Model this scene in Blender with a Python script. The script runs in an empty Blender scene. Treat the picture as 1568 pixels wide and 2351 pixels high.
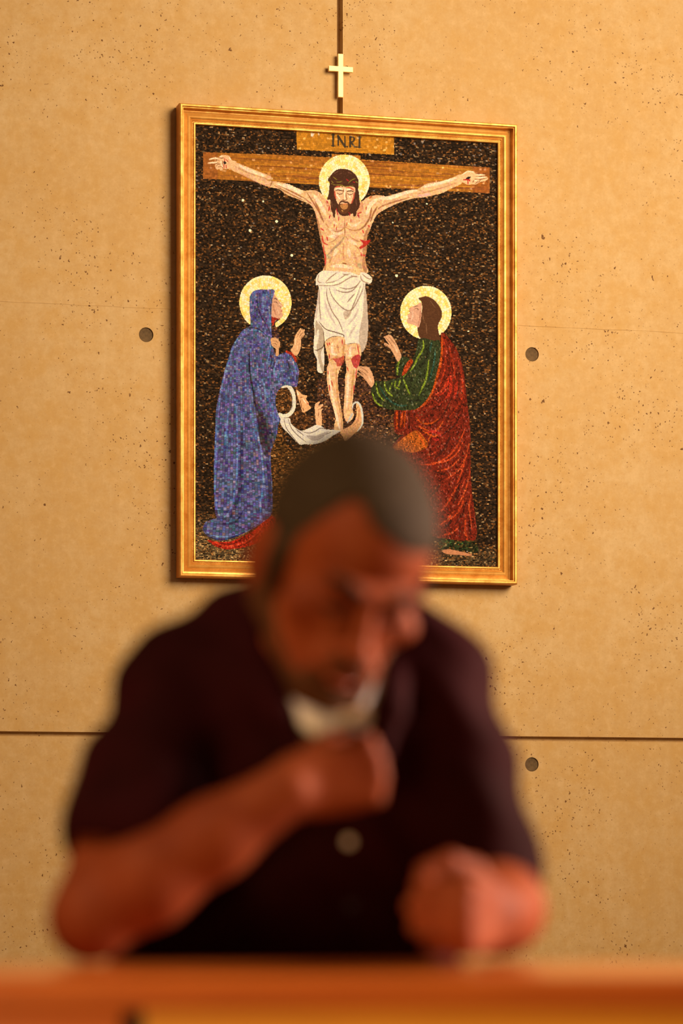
import bpy, bmesh, math, random
import numpy as np
from mathutils import Vector, Matrix

# ------------------------------------------------------------------ camera
SC = bpy.context.scene
COL = SC.collection
TH = math.radians(14.6)                    # the camera stands left of the picture and looks a little to the right
F = 105.0 / 24.0 * 1568                    # focal length in pixels
HOR = 1945.0                               # image row of eye level (lens shifted up)
EYE = 1.0                                  # eye height above the floor
DW = 8.91                                  # distance along the axis to the wall
FW = Vector((math.sin(TH), math.cos(TH), 0))
RT = Vector((math.cos(TH), -math.sin(TH), 0))
CAM = Vector((0, 0, EYE)) - DW * FW
cd = bpy.data.cameras.new('camera'); cam = bpy.data.objects.new('camera', cd); COL.objects.link(cam)
cam.location = CAM; cam.rotation_euler = (math.pi / 2, 0, -TH)
cd.sensor_fit = 'HORIZONTAL'; cd.sensor_width = 24; cd.lens = 105
cd.shift_y = (HOR - 1175.5) / 1568
cd.clip_start = .1; cd.clip_end = 60
cd.dof.use_dof = True; cd.dof.focus_distance = 8.86; cd.dof.aperture_fstop = 3.0
SC.camera = cam
# ------------------------------------------------------------------ world, lights, exposure
w = bpy.data.worlds.new('world'); SC.world = w; w.use_nodes = True
bg = w.node_tree.nodes['Background']; bg.inputs[0].default_value = (1.0, .55, .25, 1); bg.inputs[1].default_value = .13
def area(name, loc, aim, size, power, color, size_y=None, spread=None):
    l = bpy.data.lights.new(name, 'AREA'); l.energy = power; l.color = color; l.size = size
    if size_y: l.shape = 'RECTANGLE'; l.size_y = size_y
    if spread: l.spread = math.radians(spread)
    o = bpy.data.objects.new(name, l); COL.objects.link(o); o.location = loc
    o.rotation_euler = (Vector(aim) - Vector(loc)).to_track_quat('-Z', 'Y').to_euler()
    return o
area('ceiling_spot_light', (2.3, -4.9, 4.2), (.2, 0, 2.7), 3.0, 101, (1, .705, .35), spread=72)
area('side_window_light', (1.5, -6.1, 2.0), (-1.45, -5.8, 1.15), 1.0, 50, (1, .72, .56), spread=70)
area('pew_bounce_fill', CAM + FW * .5 - RT * 1.2 - Vector((0, 0, .55)), CAM + FW * 2.6 + RT * .1 - Vector((0, 0, .25)), .7, 4, (1, .58, .22), spread=70)  # added low fill, stands in for floor bounce on the pew front
area('front_fill', (-3.6, -7.2, 3.6), (-1.5, -5.9, 1.0), .9, 21, (1, .62, .34), spread=100)  # added warm fill from the front left to brighten man and pew
SC.view_settings.view_transform = 'Standard'; SC.view_settings.look = 'None'
SC.view_settings.gamma = 1; SC.view_settings.use_curve_mapping = False
SC.view_settings.exposure = 0
SC.cycles.use_denoising = True

# ------------------------------------------------------------------ helpers
def wall_pt(px, py, y0=0.0):
    """point of the plane y = y0 seen at a pixel of the photograph"""
    r = FW + RT * ((px - 784) / F) + Vector((0, 0, 1)) * ((HOR - py) / F)
    return CAM + r * ((y0 - CAM.y) / r.y)
def lin(c):
    c = np.asarray(c, float) / 255.0
    return np.where(c <= .04045, c / 12.92, ((c + .055) / 1.055) ** 2.4)
def link(name, me, mat=None, parent=None):
    o = bpy.data.objects.new(name, me); COL.objects.link(o)
    if mat is not None: me.materials.append(mat)
    if parent is not None: o.parent = parent
    return o
def bm_obj(name, bm, mat=None, parent=None, smooth=False):
    me = bpy.data.meshes.new(name); bmesh.ops.recalc_face_normals(bm, faces=bm.faces[:])
    bm.to_mesh(me); bm.free()
    if smooth: me.polygons.foreach_set('use_smooth', [True] * len(me.polygons))
    return link(name, me, mat, parent)
def tag(o, label=None, cat=None, group=None, kind=None):
    if label: o['label'] = label
    if cat: o['category'] = cat
    if group: o['group'] = group
    if kind: o['kind'] = kind
    return o
def empty(name, loc, rz=0):
    o = bpy.data.objects.new(name, None); COL.objects.link(o); o.location = loc; o.rotation_euler = (0, 0, rz)
    o.empty_display_size = .1
    return o
def box(bm, a, b, bevel=0, seg=2):
    a, b = Vector(a), Vector(b)
    r = bmesh.ops.create_cube(bm, size=1); vs = r['verts']
    for v in vs: v.co = Vector(((a.x + b.x) / 2 + v.co.x * (b.x - a.x), (a.y + b.y) / 2 + v.co.y * (b.y - a.y), (a.z + b.z) / 2 + v.co.z * (b.z - a.z)))
    if bevel:
        es = list({e for v in vs for e in v.link_edges})
        bmesh.ops.bevel(bm, geom=es, offset=bevel, segments=seg, affect='EDGES', profile=.5)
def cyl(bm, p, q, r1, r2, seg=32):
    p, q = Vector(p), Vector(q); d = q - p
    m = Matrix.Translation((p + q) / 2) @ d.to_track_quat('Z', 'Y').to_matrix().to_4x4()
    bmesh.ops.create_cone(bm, cap_ends=True, segments=seg, radius1=r1, radius2=r2, depth=d.length, matrix=m)

class NT:
    def __init__(s, name):
        s.m = bpy.data.materials.new(name); s.m.use_nodes = True; s.t = s.m.node_tree; s.n = s.t.nodes
        s.b = s.n['Principled BSDF']
    def new(s, ty, **kw):
        n = s.n.new(ty)
        for k, v in kw.items():
            if k.startswith('_'): n.inputs[k[1:]].default_value = v
            else: setattr(n, k, v)
        return n
    def l(s, a, b): s.t.links.new(a, b)
    def math(s, op, a, b=None, clamp=False):
        n = s.new('ShaderNodeMath', operation=op, use_clamp=clamp)
        for i, v in enumerate((a, b)):
            if v is None: continue
            if isinstance(v, (int, float)): n.inputs[i].default_value = v
            else: s.l(v, n.inputs[i])
        return n.outputs[0]
    def mix(s, f, a, b, blend='MIX'):
        n = s.new('ShaderNodeMix', data_type='RGBA', blend_type=blend)
        for i, v in ((0, f), (6, a), (7, b)):
            if isinstance(v, (int, float)): n.inputs[i].default_value = v
            elif isinstance(v, tuple): n.inputs[i].default_value = v if len(v) == 4 else v + (1,)
            else: s.l(v, n.inputs[i])
        return n.outputs[2]
    def noise(s, vec, scale, detail=4, rough=.55, dist=0):
        n = s.new('ShaderNodeTexNoise', _Scale=scale, _Detail=detail, _Roughness=rough, _Distortion=dist)
        if vec is not None: s.l(vec, n.inputs['Vector'])
        return n
    def ramp(s, v, lo, hi, a=0., b=1.):
        n = s.new('ShaderNodeMapRange'); s.l(v, n.inputs[0])
        for i, x in enumerate((lo, hi, a, b)): n.inputs[i + 1].default_value = x
        return n.outputs[0]
    def vmap(s, vec, scale=(1, 1, 1), rot=(0, 0, 0), loc=(0, 0, 0)):
        n = s.new('ShaderNodeMapping'); s.l(vec, n.inputs[0]); n.inputs[1].default_value = loc
        n.inputs[2].default_value = rot; n.inputs[3].default_value = scale
        return n.outputs[0]
    def obj(s): return s.new('ShaderNodeTexCoord').outputs['Object']
    def bump(s, h, strength=.3, dist=.002, to=None):
        n = s.new('ShaderNodeBump', _Strength=strength, _Distance=dist); s.l(h, n.inputs['Height'])
        s.l(n.outputs[0], (to or s.b).inputs['Normal']); return n
def L3(r, g, b): return tuple(float(x) for x in lin((r, g, b)))

# ------------------------------------------------------------------ materials of the room
def concrete():
    k = NT('concrete'); o = k.obj()
    big = k.noise(o, 1.3, 3, .6).outputs[0]
    mid = k.noise(k.vmap(o, (6, 6, 2.2)), 1.2, 5, .65).outputs[0]
    streak = k.noise(k.vmap(o, (22, 22, .55)), 1.0, 3, .5).outputs[0]
    fine = k.noise(o, 120, 3, .7).outputs[0]
    c = k.mix(k.ramp(big, .35, .65), (.56, .40, .235), (.60, .455, .30))
    c = k.mix(k.ramp(mid, .4, .68, 0, .42), c, (.50, .31, .13))
    c = k.mix(k.ramp(streak, .55, .8, 0, .35), c, (.66, .50, .34))
    c = k.mix(k.ramp(fine, .3, .75, .25, 0), c, (.38, .24, .11))
    blot = k.noise(k.vmap(o, (1, 1, 1), loc=(7, 2, 1)), 11, 5, .7).outputs[0]; blot2 = k.noise(o, 34, 4, .7).outputs[0]
    c = k.mix(k.ramp(blot, .42, .62, 0, .75), c, (.52, .335, .145)); c = k.mix(k.ramp(blot2, .5, .72, 0, .5), c, (.47, .29, .13)); c = k.mix(k.ramp(blot2, .48, .3, 0, .4), c, (.66, .49, .33))
    patch = k.noise(k.vmap(o, (1, 1, 1), loc=(3, 1, 8)), 3.2, 3, .6).outputs[0]
    pores = None
    for sc, rmax, pw, dis, st, off in ((13, .075, 4, .6, (1, 1, .7), 0), (34, .13, 2.4, 1.0, (1, 1, .6), 5), (38, .12, 2.4, 1.0, (.6, 1, 1), 2), (80, .20, 1.3, 1.2, (1, 1, .8), 9), (130, .24, 1.6, 1.2, (1, 1, 1), 4)):
        d = k.noise(o, sc * 1.6, 2, .5)
        v = k.new('ShaderNodeVectorMath', operation='SCALE'); k.l(d.outputs['Color'], v.inputs[0]); v.inputs['Scale'].default_value = dis / sc
        a = k.new('ShaderNodeVectorMath', operation='ADD'); k.l(o, a.inputs[0]); k.l(v.outputs[0], a.inputs[1])
        vv = k.vmap(a.outputs[0], (st[0], 0.0, st[2]), loc=(off, 0, off * .37))
        vo = k.new('ShaderNodeTexVoronoi', feature='F1', _Scale=float(sc)); k.l(vv, vo.inputs['Vector'])
        sep = k.new('ShaderNodeSeparateColor'); k.l(vo.outputs['Color'], sep.inputs[0])
        r = k.math('MULTIPLY', k.math('POWER', sep.outputs[0], pw), rmax)
        r = k.math('MULTIPLY', r, k.ramp(patch, .36, .64, .4, 1.25))
        m = k.math('MULTIPLY', k.math('SUBTRACT', r, vo.outputs['Distance']), 36.0, True)
        pores = m if pores is None else k.math('MAXIMUM', pores, m)
    c = k.mix(k.math('MULTIPLY', pores, .95), c, (.11, .038, .008))
    k.l(c, k.b.inputs['Base Color']); k.b.inputs['Roughness'].default_value = .62
    k.b.inputs['Specular IOR Level'].default_value = .3
    h = k.math('SUBTRACT', k.math('MULTIPLY', mid, .4), pores)
    k.bump(h, .35, .0015)
    return k.m
def simple(name, col, rough=.6, metal=0, var=.15, scale=30, bump=.1, spec=.5):
    k = NT(name); o = k.obj(); n = k.noise(o, scale, 5, .6).outputs[0]
    c = k.mix(k.ramp(n, .3, .7), tuple(x * (1 - var) for x in col), tuple(min(1, x * (1 + var)) for x in col))
    k.l(c, k.b.inputs['Base Color']); k.b.inputs['Roughness'].default_value = rough; k.b.inputs['Metallic'].default_value = metal
    k.b.inputs['Specular IOR Level'].default_value = spec
    if bump: k.bump(n, bump, .002)
    return k.m
def gold_leaf():
    k = NT('gilded_wood'); o = k.obj()
    n = k.noise(k.vmap(o, (1, 1, 1)), 26, 6, .7).outputs[0]; n2 = k.noise(o, 5, 3, .5).outputs[0]
    c = k.mix(k.ramp(n, .35, .68), (.56, .25, .045), (.84, .50, .16))
    c = k.mix(k.ramp(n2, .4, .65, 0, .2), c, (.62, .28, .06))
    k.l(c, k.b.inputs['Base Color']); k.b.inputs['Metallic'].default_value = .4
    k.l(k.ramp(n, .3, .7, .5, .30), k.b.inputs['Roughness']); k.bump(n, .12, .001)
    return k.m
def wood(name, c1, c2, rough=.25, coat=.5):
    k = NT(name); o = k.obj()
    g = k.noise(k.vmap(o, (1.2, 14, 14)), 3.0, 5, .6, .6).outputs[0]
    g2 = k.noise(k.vmap(o, (4, 90, 90)), 2.0, 3, .6).outputs[0]
    c = k.mix(k.ramp(g, .3, .7), c1, c2); c = k.mix(k.ramp(g2, .5, .8, 0, .35), c, tuple(x * .55 for x in c1))
    k.l(c, k.b.inputs['Base Color']); k.b.inputs['Roughness'].default_value = rough
    k.b.inputs['Coat Weight'].default_value = coat; k.b.inputs['Coat Roughness'].default_value = .15
    k.bump(g2, .08, .001)
    return k.m
M_CONC = concrete(); M_GOLD = gold_leaf()
M_GOLD_SIDE = simple('worn_gilt_side', (.62, .26, .06), .5, .25, .2, 18)
M_BRASS = simple('pale_satin_brass', (.95, .70, .40), .42, .25, .05, 40, .03)
M_PLUG = simple('grey_grout', (.115, .075, .045), .85, 0, .3, 120, .5)
M_FLOOR = simple('stone_floor', (.30, .17, .08), .5, 0, .15, 6, .05)
M_WOODR = wood('red_oak_varnish', (.48, .105, .012), (.60, .155, .018), .28, .6)
M_WOODG = wood('golden_oak_varnish', (.85, .36, .03), (.95, .46, .05), .35, .4)
# ------------------------------------------------------------------ wall, floor
def solid_wall():
    bm = bmesh.new(); box(bm, (-6, 0, 0), (7, .35, 5.2)); o = bm_obj('wall_back', bm, M_CONC)
    tag(o, kind='structure')
    cut = bmesh.new()
    # upright joint above the picture, the deep level joint low on the wall, two hairline form seams
    xj0, xj1 = wall_pt(773.5, 60).x, wall_pt(787, 60).x
    zg1, zg0 = wall_pt(1300, 1691.5).z, wall_pt(1300, 1702).z
    box(cut, (xj0, -.1, zg1 + .01), (xj1, .032, 5.3))
    box(cut, (-6.2, -.1, zg0), (7.2, .022, zg1))
    for px, py in PLUGS:
        p = wall_pt(px, py); cyl(cut, (p.x, -.1, p.z), (p.x, .007, p.z), .0215, .0215, 40)
    cm = bpy.data.meshes.new('cut'); bmesh.ops.recalc_face_normals(cut, faces=cut.faces[:]); cut.to_mesh(cm); cut.free()
    co = bpy.data.objects.new('cut', cm); COL.objects.link(co)
    b = o.modifiers.new('b', 'BOOLEAN'); b.operation = 'DIFFERENCE'; b.solver = 'EXACT'; b.object = co; b.use_self = True
    dg = bpy.context.evaluated_depsgraph_get(); me = bpy.data.meshes.new_from_object(o.evaluated_get(dg))
    o.modifiers.clear(); o.data = me
    bpy.data.objects.remove(co)
    # raised lips of the form seams: thin ridges of cement standing 2 mm proud
    zs = wall_pt(1300, 751.5).z
    bm = bmesh.new()
    rnd = random.Random(3); x = -6
    pts = []
    while x < 7:
        pts.append((x, zs + rnd.uniform(-.0012, .0012), rnd.uniform(.0005, .0013))); x += .06
    prev = None
    for x, z, h in pts:
        ring = [bm.verts.new((x, .001, z + .0016)), bm.verts.new((x, -h, z + .0010)), bm.verts.new((x, -h, z - .0002)), bm.verts.new((x, .001, z - .004))]
        if prev:
            for i in range(3): bm.faces.new((prev[i], prev[i + 1], ring[i + 1], ring[i]))
        prev = ring
    s = bm_obj('trim_1', bm, M_CONC); tag(s, kind='structure')
    return o
PLUGS = [(335.5, 768.5), (1221.5, 813.5), (1221, 1755)]
solid_wall()
bm = bmesh.new(); box(bm, (-6, -11, -.1), (7, .35, 0)); tag(bm_obj('floor', bm, M_FLOOR), kind='structure')
for (px, py), lab in zip(PLUGS, ('round grey grout plug in the wall left of the gold frame', 'round grey grout plug in the wall just right of the gold frame', 'round grey grout plug low on the wall, below the deep level joint')):
    p = wall_pt(px, py); bm = bmesh.new()
    r0 = .0212; rings = [(r0, 0.0072), (r0, .0052), (.0195, .0040), (.0165, .0046), (.010, .0044), (.004, .0048)]
    prev = None; N = 40
    for r, y in rings:
        ring = [bm.verts.new((r * math.cos(a), y, r * math.sin(a))) for a in [i * 2 * math.pi / N for i in range(N)]]
        if prev: [bm.faces.new((prev[i], prev[(i + 1) % N], ring[(i + 1) % N], ring[i])) for i in range(N)]
        prev = ring
    bm.faces.new(prev)
    o = bm_obj('grout_plug', bm, M_PLUG, smooth=True); o.location = (p.x, 0, p.z)
    tag(o, lab, 'plug', 'plugs filling the tie holes of the concrete wall')
# ------------------------------------------------------------------ small cross
def wall_cross():
    c0 = wall_pt(782, 124, -.02); c1 = wall_pt(782, 223, -.02); l = wall_pt(755, 157, -.02); r = wall_pt(810, 160, -.02)
    hw = .0075; zc = (wall_pt(755, 157, -.02).z + wall_pt(810, 159.5, -.02).z) / 2; zc = wall_pt(782, 158.5, -.02).z
    x = c0.x; root = empty('wall_cross', (x, 0, c1.z))
    tag(root, 'small plain brass cross fixed to the wall above the framed mosaic', 'cross')
    bm = bmesh.new(); z0, z1 = 0, c0.z - c1.z; zz = zc - c1.z; a, b = l.x - x, r.x - x
    P = [(-hw, z0), (hw, z0), (hw, zz - hw), (b, zz - hw), (b, zz + hw), (hw, zz + hw), (hw, z1), (-hw, z1), (-hw, zz + hw), (a, zz + hw), (a, zz - hw), (-hw, zz - hw)]
    f = [bm.verts.new((u, -.022, v)) for u, v in P]; g = [bm.verts.new((u, -.010, v)) for u, v in P]
    bm.faces.new(f); bm.faces.new(g[::-1]); n = len(P)
    for i in range(n): bm.faces.new((f[i], g[i], g[(i + 1) % n], f[(i + 1) % n]))
    bmesh.ops.recalc_face_normals(bm, faces=bm.faces[:])
    bmesh.ops.bevel(bm, geom=[e for e in bm.edges if len(e.link_faces) == 2 and e.calc_face_angle() > 1 and (e.verts[0].co.y < -.02 and e.verts[1].co.y < -.02)], offset=.0008, segments=2, affect='EDGES')
    bm_obj('cross_body', bm, M_BRASS, root)
    for z in (.02, z1 - .012):
        bm = bmesh.new(); cyl(bm, (0, .014, z), (0, -.011, z), .003, .003, 12); bm_obj('mounting_pin', bm, M_BRASS, root)
wall_cross()
# ------------------------------------------------------------------ picture frame
LIP = -.058
tl, tr, br, bl = wall_pt(412.5, 236, LIP), wall_pt(1186.5, 284.5, LIP), wall_pt(1190.5, 1341, LIP), wall_pt(412.5, 1324, LIP)
FX0, FX1 = (tl.x + bl.x) / 2, (tr.x + br.x) / 2
FZ1, FZ0 = (tl.z + tr.z) / 2, (bl.z + br.z) / 2
picture = empty('framed_mosaic', ((FX0 + FX1) / 2, 0, FZ0))
tag(picture, 'gilt framed mosaic of the crucifixion with three mourners, hung on the concrete wall', 'picture')
FWD, FHT = FX1 - FX0, FZ1 - FZ0
# moulding section: (distance in from the outer edge, height above the wall)
SEC = [(0, .004), (0, .052), (.0012, .056), (.004, .058), (.0085, .058), (.0105, .0565), (.0115, .053), (.0135, .0525), (.0142, .040), (.0150, .033), (.0165, .0300),
       (.0195, .0290), (.024, .0300), (.029, .0328), (.034, .0352), (.039, .0358), (.0425, .0338), (.0445, .031), (.0452, .0295), (.0475, .0305), (.049, .029), (.0495, .0265), (.0535, .0265), (.054, .0300), (.0555, .0312), (.0585, .0305), (.0605, .0285), (.061, .018)]
SEC = [(a * .885, b) for a, b in SEC]
def mould(sec, name, mat, parent, close=False):
    bm = bmesh.new()
    loops = []
    for d, h in sec:
        x0, x1, z0, z1 = -FWD / 2 + d, FWD / 2 - d, d, FHT - d
        loops.append([bm.verts.new(p) for p in ((x0, -h, z0), (x1, -h, z0), (x1, -h, z1), (x0, -h, z1))])
    for a, b in zip(loops, loops[1:]):
        for i in range(4): bm.faces.new((a[i], a[(i + 1) % 4], b[(i + 1) % 4], b[i]))
    o = bm_obj(name, bm, mat, parent, True)
    b2 = bmesh.new(); b2.from_mesh(o.data)
    for e in b2.edges:
        if len(e.link_faces) == 2 and e.calc_face_angle() > .55: e.smooth = False
    b2.to_mesh(o.data); b2.free(); return o
fr = mould(SEC, 'frame', M_GOLD, picture)
fr.data.materials.append(M_GOLD_SIDE)
for p in fr.data.polygons:
    c = p.center
    if min(abs(abs(c.x) - FWD / 2), abs(c.z), abs(c.z - FHT)) < .0002 : p.material_index = 1
# beading: a row of little balls in the groove of the frame
bm = bmesh.new(); d = .0515 * .885; hh = .0268; r = .0019; st = .0044
x0, x1, z0, z1 = -FWD / 2 + d, FWD / 2 - d, d, FHT - d
def bead(x, z):
    vs = [bm.verts.new((x, -hh - r, z))]; R1 = [bm.verts.new((x + .75 * r * math.cos(a), -hh - r * .66, z + .75 * r * math.sin(a))) for a in [i * math.pi / 3 for i in range(6)]]
    R2 = [bm.verts.new((x + r * math.cos(a), -hh, z + r * math.sin(a))) for a in [i * math.pi / 3 for i in range(6)]]
    for i in range(6):
        j = (i + 1) % 6; bm.faces.new((vs[0], R1[i], R1[j])); bm.faces.new((R1[i], R2[i], R2[j], R1[j]))
n = int((x1 - x0) / st)
for i in range(n + 1):
    x = x0 + (x1 - x0) * i / n; bead(x, z0); bead(x, z1)
n = int((z1 - z0) / st)
for i in range(1, n):
    z = z0 + (z1 - z0) * i / n; bead(x0, z); bead(x1, z)
bm_obj('beading', bm, M_GOLD, picture, smooth=True)
bm = bmesh.new(); box(bm, (-FWD / 2 + .004, -.018, .004), (FWD / 2 - .004, -.001, FHT - .004)); bm_obj('backing_board', bm, M_GOLD_SIDE, picture)
# ------------------------------------------------------------------ the mosaic: shapes laid out in photograph pixels of the picture
SS = 1.5; AX0, AY0, AX1, AY1 = 436, 268, 1156, 1316
AW, AH = int((AX1 - AX0) * SS), int((AY1 - AY0) * SS)
AYY, AXX = np.mgrid[0:AH, 0:AW].astype(np.float32); PXg = AXX / SS + AX0; PYg = AYY / SS + AY0
art = np.zeros((AH, AW, 3), np.float32); art[:] = (42, 29, 18)
reg = np.zeros((AH, AW), np.int16)      # 0 ground of the picture, 1 gold, 2 skin, 3 cloth, 4 blue robe, 5 red/green, 6 wood, 7 fine (faces), 8 stone ground
Z = lambda x0, y0, s: (lambda pts: [(x0 + x / s, y0 + y / s) for x, y in pts])
P0 = lambda p: list(p)
A1 = Z(390, 220, 3.92); A2 = Z(790, 220, 3.824); A3 = Z(640, 340, 5.227); A4 = Z(640, 600, 5.227); A5 = Z(440, 620, 5.227)
A6 = Z(800, 620, 4.612); A7 = Z(400, 960, 4.612); A8 = Z(860, 960, 4.612); B1 = Z(470, 340, 10.453); B2 = Z(1020, 370, 13.07); B3 = Z(740, 380, 15.68); B5 = Z(720, 880, 13.07)
def crom(p, closed=True, n=5):
    p = np.array(p, float); N = len(p); out = []
    rng = range(N if closed else N - 1)
    for i in rng:
        a, b, c, d = (p[(i + k) % N] if closed else p[min(max(i + k, 0), N - 1)] for k in (-1, 0, 1, 2))
        for t in np.linspace(0, 1, n, endpoint=False):
            out.append(.5 * (2 * b + (c - a) * t + (2 * a - 5 * b + 4 * c - d) * t * t + (3 * b - a - 3 * c + d) * t ** 3))
    if not closed: out.append(p[-1])
    return np.array(out)
def win(p, m):
    x0 = int(max(0, (p[:, 0].min() - m - AX0) * SS)); x1 = int(min(AW, (p[:, 0].max() + m - AX0) * SS + 2))
    y0 = int(max(0, (p[:, 1].min() - m - AY0) * SS)); y1 = int(min(AH, (p[:, 1].max() + m - AY0) * SS + 2))
    return slice(y0, max(y0, y1)), slice(x0, max(x0, x1))
def put(sl, m, col, rg, al=1.0):
    a = (m * al)[..., None]; art[sl] = art[sl] * (1 - a) + np.array(col, np.float32) * a
    if rg is not None: reg[sl][m > .5] = rg
def poly(pts, col, rg=None, sm=True, al=1.0, clip=None):
    p = crom(pts) if sm else np.array(pts, float)
    sl = win(p, 1); X, Y = PXg[sl], PYg[sl]; m = np.zeros(X.shape, bool)
    for i in range(len(p)):
        x1, y1 = p[i]; x2, y2 = p[(i + 1) % len(p)]
        if y1 == y2: continue
        m ^= ((Y < y1) != (Y < y2)) & (X < (x2 - x1) * (Y - y1) / (y2 - y1) + x1)
    if clip is not None: m &= clip[sl]
    put(sl, m.astype(np.float32), col, rg, al)
def stroke(pts, w, col, rg=None, al=1.0, sm=True, soft=.6, clip=None, taper=True):
    p = crom(pts, False) if (sm and len(pts) > 2) else np.array(pts, float)
    sl = win(p, w + 2); X, Y = PXg[sl], PYg[sl]; best = np.full(X.shape, 9e9, np.float32); N = len(p) - 1
    for i in range(N):
        a, b = p[i], p[i + 1]; d = b - a; q = max(d @ d, 1e-9)
        t = np.clip(((X - a[0]) * d[0] + (Y - a[1]) * d[1]) / q, 0, 1)
        dd = np.hypot(X - a[0] - t * d[0], Y - a[1] - t * d[1])
        ww = w / 2 * ((1 - abs(2 * (i + t) / N - 1) ** 3 * .7) if taper else 1)
        best = np.minimum(best, dd - ww)
    m = np.clip(.5 - best / soft, 0, 1)
    if clip is not None: m = m * clip[sl]
    put(sl, m.astype(np.float32), col, rg, al)
def region(k): return (reg == k)
def ell(cx, cy, rx, ry, col, rg):
    a = np.linspace(0, 2 * math.pi, 64, endpoint=False); poly([(cx + rx * math.cos(t), cy + ry * math.sin(t)) for t in a], col, rg, False)
def strokes(T, lst, w, col, al=1.0, clip=None, rg=None, soft=.8):
    for s in lst: stroke(T(s), w, col, rg, al, clip=clip, soft=soft)
hash2 = lambda a, b, s=0: (np.abs(np.sin(a * 12.9898 + b * 78.233 + s * 37.719) * 43758.5453) % 1.0)
SKIN, SKL, SKD = (226, 170, 112), (248, 212, 165), (158, 98, 56)
# ground tones
gm = np.clip((PYg - 1170) / 60, 0, 1) * np.clip((640 - PXg) / 90, 0, 1); art[:] = art * (1 - gm[..., None]) + np.array((132, 102, 58)) * gm[..., None]
gm = np.clip((PYg - 1245 - (PXg - 1000) * .05) / 20, 0, 1) * (PXg > 800) * .8; art[:] = art * (1 - gm[..., None]) + np.array((104, 80, 46)) * gm[..., None]
# upright of the great cross, seen round the body
poly([(729, 868), (850, 868), (858, 930), (905, 960), (905, 1020), (880, 1300), (690, 1300), (700, 1000), (727, 960)], (88, 52, 36), 0, False, .75)
poly([(836, 655), (850, 660), (850, 870), (836, 870)], (96, 62, 34), 0, False, .8)
poly([(700, 985), (905, 975), (905, 1000), (880, 1010), (700, 1010)], (118, 80, 52), 0, False, .5)
# beam
poly([(466.5, 348.8), (640, 355), (761, 361), (761, 353), (828, 357), (828, 366), (1124, 384.5), (1124, 443.5), (466.5, 410)], (166, 98, 30), 6, False)
bc = region(6); rr = random.Random(5)
for i in range(75):
    t = rr.random(); x = rr.uniform(470, 1080); L = rr.uniform(40, 190)
    def yb(x, t): return (348.8 + (x - 466) * .0543) * (1 - t) + (410 + (x - 466) * .051) * t
    wv = rr.uniform(-5, 5)
    stroke([(x, yb(x, t)), (x + L * .33, yb(x + L * .33, t) + wv * .5), (x + L * .66, yb(x + L * .66, t) - wv * .4), (x + L, yb(x + L, t))], rr.uniform(1.2, 3.2), rr.choice([(118, 58, 22), (126, 66, 28), (196, 128, 34), (186, 112, 24), (140, 78, 40)]), None, .75, clip=bc)
poly([(466, 348), (500, 350), (500, 412), (466, 410)], (140, 70, 34), None, False, .45); poly([(1085, 380), (1124, 384), (1124, 444), (1085, 442)], (140, 66, 30), None, False, .45)
# title board with its letters
poly([(680, 294), (904.7, 307), (904, 355), (681, 343)], (186, 116, 28), 6, False)
for s, w_ in (([(764.2, 309), (764.7, 335)], 4.6), ([(760.5, 309.3), (768.5, 309.7)], 2.2), ([(760.5, 334.6), (769, 335)], 2.2), ([(775.8, 312), (776.2, 333)], 3.2), ([(775.5, 311.5), (791.5, 336.5)], 5), ([(791.3, 312.5), (791.8, 336)], 3.2),
              ([(804, 313.5), (803.3, 336.5)], 4.6), ([(804, 314), (811, 315), (813, 319.5), (810, 324.5), (804, 325.5)], 3.6), ([(806, 326), (809, 331), (814, 336.5)], 4), ([(825.3, 314), (824.3, 338)], 4.6), ([(821, 314), (829.5, 314.4)], 2.2), ([(820.5, 337.6), (828.5, 338)], 2.2),
              ([(795.6, 336.2), (797, 336.4)], 3.4), ([(817, 337), (818.4, 337.2)], 3.6)):
    stroke(s, w_, (58, 46, 32), 6, .92, sm=len(s) > 2, taper=False)
poly([(714, 305), (722, 306), (718, 314), (713, 313)], (222, 190, 150), None, False); poly([(729, 301), (732, 301), (733, 310), (731, 311)], (215, 180, 130), None, False)
# haloes
HALO = ((790, 415, 58.5, 60.5, 1), (609, 694.5, 60, 62.5, 1), (977.5, 717.5, 59, 61.5, 1))
for cx, cy, rx, ry, k in HALO: ell(cx, cy, rx, ry, (252, 222, 140), 1)
# body of the crucified figure
body = A1([(540, 580), (600, 600), (700, 640), (800, 680), (880, 710), (930, 750)]) + A3([(-150, 380), (0, 405), (120, 432), (200, 470), (300, 508), (400, 503), (470, 520), (540, 570), (600, 620)]) + A3([(960, 640), (1060, 590), (1150, 565), (1220, 565), (1280, 578)]) \
    + A2([(360, 885), (450, 860), (560, 827), (650, 815), (720, 772), (860, 746), (950, 717), (1020, 690), (1040, 760), (920, 820), (860, 852), (700, 890), (630, 896), (500, 930), (340, 1005), (275, 1060), (250, 1120)]) \
    + A3([(1120, 900), (1090, 990), (1060, 1060), (1055, 1200), (1040, 1320), (1050, 1400), (1055, 1500), (800, 1530), (540, 1500), (550, 1400), (545, 1300), (520, 1180), (490, 1060), (470, 950), (450, 840), (425, 750), (380, 680), (300, 640), (200, 600), (100, 560), (0, 490)]) \
    + A1([(920, 825), (850, 806), (750, 762), (640, 706), (545, 658)])
poly(body, SKIN, 2); bc = region(2)
S = lambda T, l, w_, c, al=.8: strokes(T, l, w_, c, al, bc)
S(A3, [[(340, 540), (430, 680), (500, 800), (540, 900)], [(430, 640), (480, 740), (510, 860)]], 3.4, (146, 88, 50), .85)
S(A3, [[(380, 690), (450, 860), (480, 1000), (520, 1180), (550, 1330), (550, 1470)]], 9, (176, 116, 70), .75)
S(A3, [[(1110, 700), (1090, 830), (1030, 930), (960, 985)], [(1180, 700), (1130, 790), (1100, 880)]], 4, (140, 84, 46), .85)
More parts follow.
